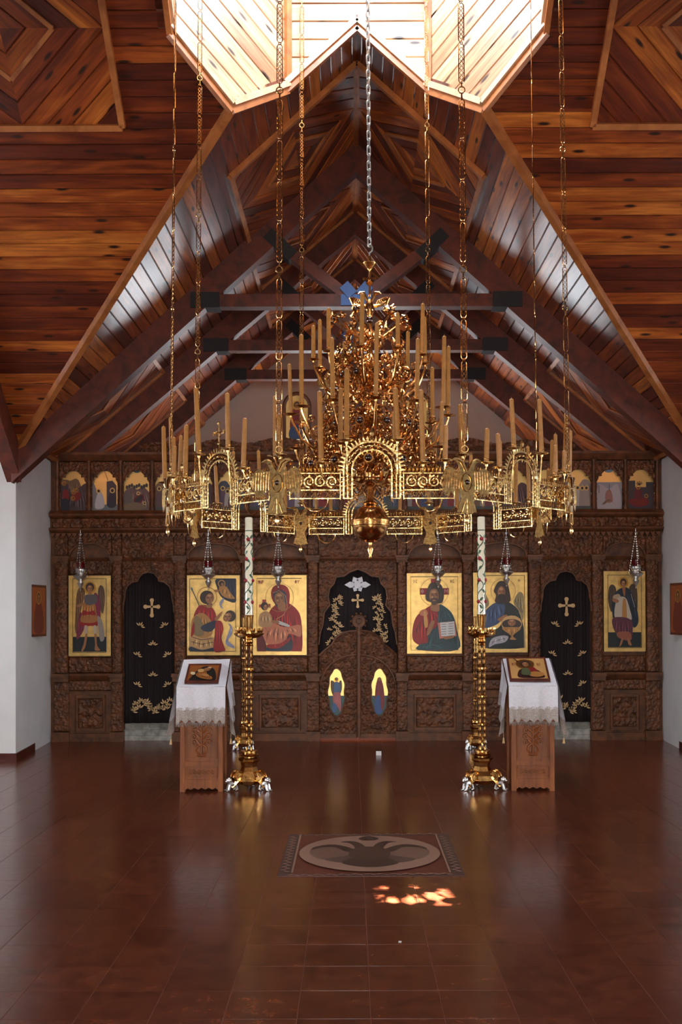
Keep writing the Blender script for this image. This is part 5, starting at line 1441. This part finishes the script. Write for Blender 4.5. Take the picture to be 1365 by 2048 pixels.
eg = thing('eagle_finial', None, None, (0, 0, Z(3.86))); eg.parent = cc
m = MB(); m.lathe([(0.001, -0.07), (0.022, -0.06), (0.038, 0.0), (0.03, 0.04), (0.012, 0.07)], 10)
for sx in (-1, 1):
    m.tube([(sx * 0.01, 0, 0.05), (sx * 0.03, 0, 0.09), (sx * 0.045, -0.01, 0.115), (sx * 0.07, -0.02, 0.112), (sx * 0.085, -0.03, 0.1)], [0.014, 0.013, 0.015, 0.01, 0.002], 6)
m.build('body', 'gold_red', eg, True)
for sx in (-1, 1):
    w = MB(); w.tube([(sx * 0.03, 0, 0.02), (sx * 0.08, 0, 0.03), (sx * 0.125, 0, 0.06)], [0.014, 0.012, 0.004], 6)
    for k in range(7): w.tube([(sx * (0.045 + k * .013), 0, 0.03), (sx * (0.06 + k * .014), 0, 0.06 + .004 * k), (sx * (0.075 + k * .012), 0, 0.095 - abs(k - 4) * .006)], [0.005, 0.008, 0.001], 4)
    w.build('wing', 'gold_red', eg, True)
link_mesh('cabochon', proto('cabe', lambda: MB().ball((0, -0.03, -0.09), 0.026, 12), 'cabochon', 'cabochon'), eg)
MB().lathe([(0.008, Z(3.95)), (0.008, Z(4.03)), (0.03, Z(4.05)), (0.01, Z(4.07)), (0.012, Z(4.1)), (0.01, Z(4.14)), (0.022, Z(4.16)), (0.05, Z(4.19)), (0.052, Z(4.195)), (0.02, Z(4.2)), (0.015, Z(4.23)), (0.01, Z(4.25))], 12).box(-0.05, 0.05, -0.01, 0.01, Z(4.075), Z(4.09)).build('spire', 'gold_red', cc, True)
hk = MB(); hk.tube([(0, 0, Z(4.25)), (0, 0, Z(4.27)), (0.018, 0, Z(4.285)), (0.022, 0, Z(4.31)), (0.008, 0, Z(4.335)), (-0.012, 0, Z(4.325))], 0.007, 6)
hk.build('hook', 'steel', cc, True)
# galvanised hanging chain, link by link
hc = thing('hanging_chain', 'grey galvanised link chain carrying the tall tiered chandelier', 'chain', (0.075, CY, 4.32))
lk = MB(); lw, lh = 0.0125, 0.022
lk.tube([(lw * math.cos(t), 0, lh * (1 if math.sin(t) > 0 else -1) + lw * math.sin(t)) for t in np.linspace(0, 2 * PI, 15)[:-1]], 0.0058, 6, True)
l0 = lk.build('link', 'steel', hc, True)
nl = int((ZT + 0.55 - 4.32) / 0.056)
for k in range(nl):
    o = l0 if k == 0 else link_mesh('link', l0.data, hc)
    o.location = (-0.075 * k / nl * 0.3, 0, 0.03 + k * 0.056); o.rotation_euler = (0, 0, 0.5 + (PI / 2 if k % 2 else 0))

# ------------------------------------------------------------------ candle stands
def stand(x, y, label, s=1.0, tall=True, group='brass candle stands'):
    r = thing('candle_stand', label, 'candle stand', (x, y, 0), random.uniform(-.15, .15), group)
    r.scale = (s, s, s) if tall else (s * 0.62, s * 0.62, s)
    for k in range(3):
        a = -PI / 2 + PI / 3 + k * 2 * PI / 3
        c, d = math.cos(a), math.sin(a)
        def R3(q, t, z): return (q * c - t * d, q * d + t * c, z)
        f = MB(); f.tube([R3(0.07, 0, 0.13), R3(0.12, 0, 0.09), R3(0.15, 0, 0.055), R3(0.175, 0, 0.03)], [0.045, 0.04, 0.026, 0.018], 8)
        f.build('leg', 'brass', r, True)
        li = MB(); li.tube([R3(0.14, 0, 0.05), R3(0.18, 0, 0.065), R3(0.205, 0, 0.06)], [0.02, 0.027, 0.02], 8)
        li.ball(R3(0.205, 0, 0.1), 0.03, 10); li.ball(R3(0.228, 0, 0.092), 0.014, 8)
        for t in (-0.022, 0.022): li.tube([R3(0.2, t, 0.06), R3(0.215, t, 0.014), R3(0.24, t, 0.008)], [0.013, 0.011, 0.008], 6); li.tube([R3(0.145, t, 0.055), R3(0.13, t, 0.014), R3(0.15, t, 0.008)], [0.014, 0.01, 0.007], 6)
        li.build('lion_foot', 'silver', r, True)
        v = MB()
        for sg in (-1, 1):
            v.tube([R3(0.115 + rr_ * math.cos(t), sg * 0.03, 0.125 + rr_ * math.sin(t)) for t, rr_ in [(q * 0.5, 0.058 - 0.0026 * q) for q in range(20)]], 0.010, 5)
        v.lathe([(0.001, -0.034), (0.05, -0.03), (0.052, 0.03), (0.001, 0.034)], 18, mat=Matrix.Translation(R3(0.115, 0, 0.125)) @ Matrix.Rotation(a, 4, 'Z') @ Matrix.Rotation(PI / 2, 4, 'X'))
        v.build('volute', 'brass', r, True)
    b = MB()
    b.lathe([(0.02, 0.035), (0.085, 0.05), (0.115, 0.085), (0.118, 0.13), (0.085, 0.17), (0.07, 0.21), (0.078, 0.25), (0.098, 0.27), (0.1, 0.285), (0.08, 0.295)], 6, mat=Matrix.Rotation(PI / 6 * 0, 4, 'Z'))
    b.build('pedestal', 'brass', r)
    MB().lathe([(0.06, 0.294), (0.06, 0.305), (0.085, 0.31), (0.09, 0.322), (0.07, 0.33), (0.065, 0.345), (0.08, 0.35), (0.08, 0.36), (0.04, 0.365)], 16).build('plinth_ring', 'brass', r, True)
    zt = 1.40
    sh = MB()
    for k in range(4):
        a = k * PI / 2 + PI / 4; cx_, cy_ = 0.03 * math.cos(a), 0.03 * math.sin(a)
        pr = [(0.007, 0.34)]
        n = 16
        for i in range(n):
            z0 = 0.36 + (zt - 0.42) * i / n; dz = (zt - 0.42) / n
            pr += [(0.013, z0), (0.008, z0 + dz * .2), (0.007, z0 + dz * .5), (0.008, z0 + dz * .8)]
        pr += [(0.007, zt - 0.05)]
        sh.lathe(pr, 6, (cx_, cy_, 0))
    sh.build('shaft', 'brass', r, True)
    kn = MB()
    for z in (0.60, 0.86, 1.12): kn.lathe([(0.03, z - 0.02), (0.052, z - 0.008), (0.052, z + 0.008), (0.03, z + 0.02)], 14)
    kn.lathe([(0.045, zt - 0.07), (0.03, zt - 0.05), (0.04, zt - 0.03), (0.03, zt)], 14)
    kn.build('collar', 'brass', r, True)
    MB().lathe([(0.001, zt), (0.03, zt), (0.1, zt + 0.012), (0.135, zt + 0.035), (0.14, zt + 0.05), (0.13, zt + 0.045), (0.09, zt + 0.025), (0.001, zt + 0.02)], 24).build('tray', 'brass', r, True)
    cup = MB().lathe([(0.004, 0), (0.012, 0.01), (0.006, 0.02), (0.014, 0.035), (0.011, 0.06), (0.006, 0.06)], 8)
    c0 = cup.build('candle_cup', 'brass', r, True)
    for k in range(10):
        t = 2 * PI * k / 10; o = c0 if k == 0 else link_mesh('candle_cup', c0.data, r)
        o.location = (0.118 * math.cos(t), 0.118 * math.sin(t), zt + 0.035)
    MB().lathe([(0.03, zt + 0.015), (0.022, zt + 0.06), (0.03, zt + 0.1), (0.038, zt + 0.14), (0.042, zt + 0.2), (0.046, zt + 0.215), (0.04, zt + 0.22), (0.03, zt + 0.2)], 16).build('socket', 'brass', r, True)
    return r, zt + 0.2
def festive_candle(x, y, z, label, L=0.93, rad=0.038):
    r = thing('festive_candle', label, 'candle', (x, y, z), 0, 'painted festive candles')
    MB().lathe([(0.001, 0), (rad, 0), (rad * 0.93, L - 0.01), (rad * 0.8, L), (0.001, L - 0.004)], 24).build('wax', 'ivory', r, True)
    MB().lathe([(rad * 0.955, L * 0.86), (rad * 0.97, L * 0.861), (rad * 0.97, L * 0.868), (rad * 0.95, L * 0.869)], 24).build('band', 'vine_green', r)
    def at(t, zz, q=1.0): return Vector((rad * q * math.cos(t), rad * q * math.sin(t), zz))
    v = MB(); lf = MB(); ro = MB()
    for s in range(3):
        pts = [at(s * 2.1 + 0.9 * math.sin(i * 0.55), 0.03 + i * (L - 0.2) / 40, 1.0 - 0.05 * i / 40) for i in range(41)]
        v.tube(pts, 0.0045, 4)
        for i in range(2, 40, 4):
            t = s * 2.1 + 0.9 * math.sin(i * 0.55); zz = 0.03 + i * (L - 0.2) / 40; sg = 1 if (i // 4) % 2 else -1
            up = [at(t + sg * q, zz + .012 + .024 * q, 1.025) + Vector((0, 0, .016 * math.sin(PI * q))) for q in (0, .25, .5, .75, 1)]
            dn = [at(t + sg * q, zz + .012 + .024 * q, 1.025) - Vector((0, 0, .016 * math.sin(PI * q))) for q in (0, .25, .5, .75, 1)]
            lf.add(up + dn, [(i_, i_ + 1, i_ + 6, i_ + 5) for i_ in range(4)])
        for i in (6, 17, 28, 38):
            t = s * 2.1 + 0.9 * math.sin(i * 0.55) - .35; ro.ball(at(t, 0.03 + i * (L - 0.2) / 40, 0.9), 0.019, 8)
    v.build('painted_stem', 'vine_green', r); lf.build('painted_leaf', 'vine_green', r); ro.build('painted_rose', 'rose_red', r, True)
    return r
M['vine_green'] = simple('vine_green', (34, 74, 44), 0.4)
M['rose_red'] = simple('rose_red', (150, 26, 40), 0.4)
for x, y, s, lab, cl in ((-1.02, 9.28, 1.0, 'tall brass candle stand on lion feet beside the stand with the dark framed icon', 'tall ivory candle painted with vines and roses, beside the mother and child icon'),
                    (1.15, 9.28, 1.0, 'tall brass candle stand on lion feet beside the stand with the leaning icon', 'tall ivory candle painted with vines and roses, beside the book holding icon')):
    r, zt = stand(x, y, lab, s)
    festive_candle(x, y, zt * s, cl)
for x, y, lab in ((-1.355, 11.9, 'slender brass candle stand standing close to the screen below the warrior saint icon'), (1.41, 11.9, 'slender brass candle stand standing close to the screen below the winged saint icon')):
    stand(x, y, lab, 0.98, False)

# ------------------------------------------------------------------ icon stands with cloths
def lectern(x, y, rz, label):
    r = thing('icon_stand', label, 'icon stand', (x, y, 0), rz, 'carved icon stands')
    w, d, hf, hb = 0.195, 0.44, 0.96, 1.16            # half width, depth, front and back height
    m = MB()
    m.prism([(0, 0.06), (d, 0.06), (d, hb - 0.02), (0, hf - 0.02)], 'x', -w + 0.02, w - 0.02)
    m.build('body', 'lectern', r)
    for sx in (-1, 1):
        for yy, hh in ((0, hf), (d - 0.045, hb - 0.03)):
            xx = sx * (w - 0.022)
            MB().chamfer_box(xx - 0.024, xx + 0.024, yy - 0.012, yy + 0.04, 0, hh - 0.03, 0.006).build('post', 'lectern', r)
    MB().chamfer_box(-w + 0.03, w - 0.03, -0.008, 0.01, 0.235, 0.275, 0.004).build('rail', 'lectern', r)
    ap = [(-w + 0.04, 0.11), (w - 0.04, 0.11), (w - 0.04, 0.012)] + [(t * (w - 0.07), 0.028 + 0.008 * math.cos(t * 12)) for t in np.linspace(1, -1, 21)] + [(-w + 0.04, 0.012)]
    MB().prism(ap, 'y', -0.008, 0.012).build('apron', 'lectern', r)
    for z0, z1, cell, am, nm in ((0.30, hf - 0.06, 0.1, 0.02, 'tall_panel'), (0.125, 0.225, 0.055, 0.012, 'low_panel')):
        f = MB(); a = w - 0.05
        f.chamfer_box(-a, a, -0.006, 0.004, z0, z0 + 0.012, 0.003).chamfer_box(-a, a, -0.006, 0.004, z1 - 0.012, z1, 0.003).chamfer_box(-a, -a + 0.012, -0.006, 0.004, z0, z1, 0.003).chamfer_box(a - 0.012, a, -0.006, 0.004, z0, z1, 0.003)
        p = f.build(nm, 'lectern', r)
        c = MB(); zc = (z0 + z1) / 2
        if nm == 'tall_panel':
            # carved plant growing from an urn
            c.tube([(0, -0.01, z0 + 0.05), (0, -0.016, z1 - 0.1)], [0.01, 0.006], 5)
            for k in range(7):
                t = z0 + 0.12 + k * 0.055
                for sx in (-1, 1):
                    c.tube([(0, -0.012, t), (sx * 0.03, -0.018, t + 0.03), (sx * (0.055 + .004 * (k % 3)), -0.014, t + 0.07 - 0.006 * k)], [0.006, 0.015, 0.004], 5)
                    c.tube(spiral(sx * 0.066, t + 0.03, 0.026, 0.006, 0, sx * 1.3, 10, -0.014), 0.0085, 5)
            for sx in (-1, 1): c.tube([(sx * 0.012, -0.01, z0 + 0.04), (sx * 0.05, -0.02, z0 + 0.07), (sx * 0.04, -0.02, z0 + 0.11), (sx * 0.015, -0.015, z0 + 0.13)], 0.011, 6)
            c.tube([(-0.04, -0.012, z0 + 0.035), (0, -0.02, z0 + 0.03), (0.04, -0.012, z0 + 0.035)], 0.01, 6)
            c.ball((0, -0.014, z1 - 0.09), 0.018, 8, 1.6)
        else:
            for k in range(6):
                x_ = -0.1 + k * 0.04; c.tube(spiral(x_, zc, 0.022, 0.005, PI / 2 * (1 if k % 2 else -1), 1.4 * (1 if k % 2 else -1), 12, -0.006), 0.006, 5)
        c.build('carving', 'lectern', p, True)
    MB().prism([(-0.03, hf - 0.025), (d + 0.03, hb - 0.005), (d + 0.03, hb + 0.015), (-0.03, hf - 0.005)], 'x', -w - 0.02, w + 0.02).build('sloping_top', 'lectern', r)
    return r, (w, d, hf, hb)

def cloth_for(x, y, rz, dims, label):
    w, d, hf, hb = dims
    r = thing('lace_cloth', label, 'cloth', (x, y, hf), rz, 'lace edged cloths')
    ww, y0, y1 = w + 0.028, -0.04, d + 0.04
    zf = lambda yy: (hf - 0.005 + 0.006) + (yy + 0.03) / (d + 0.06) * (hb - hf + 0.02) - hf + 0.006
    m = MB(); nx, ny = 20, 20
    def grid(fn, nu, nv):
        n0 = [fn(i / nu, j / nv) for j in range(nv + 1) for i in range(nu + 1)]
        return n0, [(j * (nu + 1) + i, j * (nu + 1) + i + 1, (j + 1) * (nu + 1) + i + 1, (j + 1) * (nu + 1) + i) for j in range(nv) for i in range(nu)]
    m.add(*grid(lambda u, v: (-ww + 2 * ww * u, y0 + (y1 - y0) * v, zf(y0 + (y1 - y0) * v) + 0.002 * math.sin(9 * u + 5 * v)), nx, ny))
    lace = MB()
    def front(u, t):        # t metres below the edge
        return (-ww + 2 * ww * u, y0 - 0.006 - 0.034 * (t / 0.25) * (0.6 + 0.6 * math.sin(u * 15 + 0.8) + 0.25 * math.sin(u * 34)) - 0.01 * t, zf(y0) - t)
    scal = lambda u: 0.012 * abs(math.sin(u * PI * 7))
    m.add(*grid(lambda u, v: front(u, v * (0.215 - scal(u))), 42, 6))
    lace.add(*grid(lambda u, v: front(u, 0.195 - scal(u) + v * (0.13 + 0.02 * math.sin(u * 41))), 60, 4))
    for sx in (-1, 1):
        def side(u, t):     # u from front to back
            yy = y0 + (y1 - y0) * u
            return (sx * (ww + 0.012 + 0.035 * (t / 0.3) * (1 - 0.5 * u) + 0.012 * math.sin(u * 17 + 1) * t / 0.2), yy - 0.05 * t * (1 - u), zf(yy) - t)
        drop = lambda u: 0.33 - 0.10 * u + 0.03 * math.sin(u * 9)
        m.add(*grid(lambda u, v: side(u, v * (drop(u) - 0.012 * abs(math.sin(u * PI * 9)))), 40, 6))
        lace.add(*grid(lambda u, v: side(u, drop(u) - 0.02 + v * (0.15 - 0.03 * u)), 60, 4))
    m.build('linen', 'linen', r, True)
    o = lace.build('lace_edge', 'lace', r, True)
    # threads of the fringe
    fr = MB(); rr = random.Random(3)
    for k in range(120):
        u = k / 119; p = Vector(front(u, 0.318)); fr.tube([p + Vector((0, -0.002, 0)), p + Vector((rr.uniform(-.004, .004), -0.002, -0.025 - rr.uniform(0, .02)))], 0.0012, 3)
    f = fr.build('fringe', 'lace', r)
    for sx in (-1, 1):
        t = MB(); p = Vector((sx * (ww + 0.05), y0 - 0.02, zf(y0) - 0.47))
        t.tube([p + Vector((0, 0, 0.06)), p], 0.002, 4).lathe([(0.001, 0), (0.008, -0.004), (0.007, -0.014), (0.013, -0.05), (0.001, -0.05)], 8, p)
        t.build('tassel', 'thread', r, True)
    return r

def lectern_icon(x, y, rz, dims, label, W_, H_, shapes, box, dx, dy, turn, matp):
    w, d, hf, hb = dims
    slope = math.atan2(hb - hf + 0.02, d + 0.06)
    R = Matrix.Rotation(rz, 4, 'Z')
    p = R @ Vector((dx, dy, 0))
    z = hf + 0.012 + (dy + 0.03) / (d + 0.06) * (hb - hf + 0.02)
    r = thing('stand_icon', label, 'icon', (x + p.x, y + p.y, z), 0)
    r.rotation_euler = (Matrix.Rotation(rz + turn, 4, 'Z') @ Matrix.Rotation(slope, 4, 'X')).to_euler()
    MB().box(-W_ / 2, W_ / 2, 0, H_, 0.004, 0.022).build('panel', matp, r)
    f = MB(); t = 0.018
    f.box(-W_ / 2, W_ / 2, 0, t, 0.022, 0.03).box(-W_ / 2, W_ / 2, H_ - t, H_, 0.022, 0.03).box(-W_ / 2, -W_ / 2 + t, t, H_ - t, 0.022, 0.03).box(W_ / 2 - t, W_ / 2, t, H_ - t, 0.022, 0.03)
    f.build('frame', 'beam', r)
    o = paint(r, 'painting', box, W_ - 2 * t, H_ - 2 * t, shapes, 0.0235, horizontal=True, step=0.0003)
    o.location = (0, H_ / 2, 0)
    return r
LX, LY = -1.445, 9.16
l, dm = lectern(LX, LY, 0.04, 'brown carved icon stand next to the doorway, carrying a dark framed icon')
cloth_for(LX, LY, 0.04, dm, 'white lace edged cloth draped under the dark framed icon')
lectern_icon(LX, LY, 0.04, dm, 'dark framed icon of two figures embracing, lying on white lace cloth', 0.31, 0.36,
    [Q((150, 84, 34), (0, 0), (100, 0), (100, 100), (0, 100)), P((16, 18, 16), (30, 30), (50, 8), (75, 14), (92, 50), (90, 100), (10, 100), (14, 70)), P((150, 90, 40), (28, 60), (44, 34), (58, 40), (66, 66), (84, 84), (80, 98), (50, 92), (30, 76)), El(SKIN, 62, 38, 12, 10), El((206, 160, 96), 42, 48, 11, 11), El((176, 120, 66), 60, 76, 14, 8, 0.5), P((210, 190, 150), (10, 56), (24, 60), (22, 74), (10, 70)), El((206, 160, 110), 70, 30, 7, 5)], (0, 0, 100, 100), 0.0, 0.0, 0.0, 'beam')
RX, RY = 1.60, 9.16
l, dm = lectern(RX, RY, -0.05, 'brown carved icon stand carrying a tilted gold icon, beside the white robed angel')
cloth_for(RX, RY, -0.05, dm, 'white lace edged cloth draped under the tilted gold icon')
lectern_icon(RX, RY, -0.05, dm, 'gold icon of a saint with shield and lance, lying askew on white lace cloth', 0.37, 0.46,
    [Q((206, 156, 92), (0, 0), (100, 0), (100, 100), (0, 100)), P((60, 30, 26), (20, 92), (24, 60), (40, 48), (60, 44), (84, 66), (92, 92), (60, 96)), P((130, 30, 28), (44, 48), (62, 42), (76, 66), (60, 74)), El((176, 120, 60), 70, 80, 22, 13), El(HALO, 44, 30, 26, 22), El(HAIR, 45, 30, 15, 15), El(SKIN, 45, 33, 9, 11), P((80, 88, 60), (34, 56), (50, 54), (54, 84), (30, 84)), Ln((60, 40, 26), 3, (14, 4), (40, 46)), Txt((130, 60, 40), 'OC', 76, 30, 5, 9, 1.4), Txt((130, 60, 40), 'OV', 6, 30, 5, 9, 1.4)], (0, 0, 100, 100), -0.02, 0.02, -0.08 + 0.05, 'beam')

# ------------------------------------------------------------------ hanging oil lamps
def oil_lamp(px, py0, label, top_py=1058, dy=-0.32):
    x, z = ix(px) * (YI + dy) / YI, CAMZ + (VY - py0) * (YI + dy) / FPX
    x = CAMX + (px - VX) * (YI + dy) / FPX
    ztop = CAMZ + (VY - top_py) * (YI + dy) / FPX
    r = thing('oil_lamp', label, 'oil lamp', (x, YI + dy, z - 0.32), 0, 'silver oil lamps along the screen')
    g_ = 1.35
    MB().lathe([(a_ * g_, b_) for a_, b_ in [(0.002, 0), (0.008, 0.01), (0.004, 0.03), (0.012, 0.045), (0.022, 0.075), (0.03, 0.1), (0.022, 0.115), (0.016, 0.13), (0.04, 0.155), (0.062, 0.18), (0.066, 0.195), (0.05, 0.21), (0.034, 0.225), (0.044, 0.25), (0.046, 0.275), (0.036, 0.29), (0.03, 0.28)]], 16).build('bowl', 'silver', r, True)
    MB().lathe([(a_ * g_, b_) for a_, b_ in [(0.001, 0.27), (0.03, 0.275), (0.036, 0.32), (0.04, 0.36), (0.037, 0.36), (0.03, 0.3), (0.001, 0.29)]], 14).build('glass_cup', 'ruby', r, True)
    H = ztop - (z - 0.32)
    bead = MB(); tip = Vector((0, 0, H - 0.06))
    for k in range(3):
        a = k * 2 * PI / 3 + 0.6; p = Vector((0.085 * math.cos(a), 0.085 * math.sin(a), 0.19))
        ch = MB(); n = int((tip - p).length / 0.03)
        for i in range(n):
            q = p.lerp(tip, (i + 0.5) / n); ch.ball(q, 0.008 if i % 2 else 0.006, 5, 1.7)
        ch.build('chain', 'silver', r, True)
    MB().lathe([(0.001, H - 0.07), (0.024, H - 0.065), (0.02, H - 0.05), (0.006, H - 0.04), (0.004, H)], 10).build('canopy', 'silver', r, True)
    MB().tube([(0, 0, H), (0, 0.06, H + 0.03), (0, 0.24, H + 0.03)], 0.006, 5).build('bracket', 'brass', r, True)
for px, py, lab in ((161, 1130, 'silver hanging oil lamp before the armoured angel icon'), (417, 1128, 'silver hanging oil lamp with red glass before the warrior saint icon'), (557, 1126, 'silver hanging oil lamp with red glass before the mother and child icon'),
                    (877, 1126, 'silver hanging oil lamp with red glass before the icon with the open book'), (1014, 1124, 'silver hanging oil lamp before the winged bearded saint icon'), (1273, 1128, 'silver hanging oil lamp before the white robed angel icon')):
    oil_lamp(px, py, lab)

# ------------------------------------------------------------------ floor mosaic and small things
mo = thing('floor_mosaic', 'square stone floor inlay with a double headed eagle in a pale circle', 'floor inlay', (0.055, 6.8, 0.0))
S_ = 1.17
MB().box(-S_ / 2, S_ / 2, -S_ / 2, S_ / 2, 0.0005, 0.003).build('slab', simple('inlay_ground', (98, 48, 36), 0.4, 0, 0.15, 30), mo)
BEI, DKB, GRY = (158, 122, 104), (64, 44, 38), (92, 70, 64)
sh = []
for a, b, c, d in ((0, 0, 100, 5), (0, 95, 100, 100), (0, 5, 7, 95), (93, 5, 100, 95)): sh.append(Q((78, 54, 50), (a, b), (c, b), (c, d), (a, d)))
for k in range(26):
    t = 7 + k * 3.4
    for xx in (3.4, 96.6): sh += [El(BEI, xx + (0.9 if k % 2 else -0.9), t, 1.9, 0.8, 0.6 if k % 2 else -0.6, 8)]
    for yy in (2.5, 97.5): sh += [El(BEI, t, yy + (0.7 if k % 2 else -0.7), 2.0, 0.7, 0.5 if k % 2 else -0.5, 8)]
for q in (7.5, 92.5): sh.append(Q(BEI, (q - .5, 5), (q + .5, 5), (q + .5, 95), (q - .5, 95)))
sh += [El(BEI, 50, 50, 41, 43, 0, 40)]
wing = [(57, 52), (62, 40), (70, 31), (80, 33), (85, 46), (83, 60), (76, 68), (66, 66), (78, 58), (74, 48), (66, 50), (60, 58)]
for s in (-1, 1):
    f = lambda p: (50 + s * (p[0] - 50), p[1])
    sh += [P((122, 92, 80), *[f(p) for p in ((57, 50), (66, 36), (80, 34), (85, 50), (78, 66), (64, 66))]), P(DKB, *[f(p) for p in ((56, 50), (62, 38), (72, 30), (82, 36), (84, 44), (78, 38), (70, 38), (64, 48))]),
           P(DKB, *[f(p) for p in ((52, 44), (54, 30), (60, 22), (67, 24), (62, 27), (59, 36), (57, 46))]), P(GRY, *[f(p) for p in ((55, 52), (64, 58), (76, 66), (66, 74), (56, 68))])]
sh += [P((76, 52, 42), (40, 42), (50, 36), (60, 42), (62, 56), (58, 66), (50, 70), (42, 66), (38, 56)), P(DKB, (42, 62), (50, 66), (58, 62), (66, 74), (58, 82), (50, 84), (42, 82), (34, 74)), P(DKB, (44, 14), (50, 8), (56, 14), (54, 20), (46, 20))]
paint(mo, 'eagle_inlay', (0, 0, 100, 100), S_, S_, sh, 0.0032, 'mosaic', 0.00006, True, False)
def floor_at(px, py):
    d = FPX * CAMZ / (py - VY); return (CAMX + (px - VX) * d / FPX, d)
x, y = floor_at(757, 1510)
MB().box(-0.03, 0.03, -0.02, 0.02, 0, 0.045).box(-0.024, 0.024, -0.023, -0.02, 0.008, 0.036).build('socket_box', 'white', loc=(x, y, 0)).name = 'socket_box'
tag(bpy.data.objects['socket_box'], 'small white box standing on the floor before the royal doors', 'box')
x, y = floor_at(798, 1882)
MB().prism([(-0.008, -0.004), (0.006, -0.008), (0.009, 0.005), (-0.003, 0.009)], 'z', 0.0, 0.003).build('paper_scrap', 'white', loc=(x, y, 0.0005))
tag(bpy.data.objects['paper_scrap'], 'tiny white paper scrap lying on the open tile floor', 'scrap')
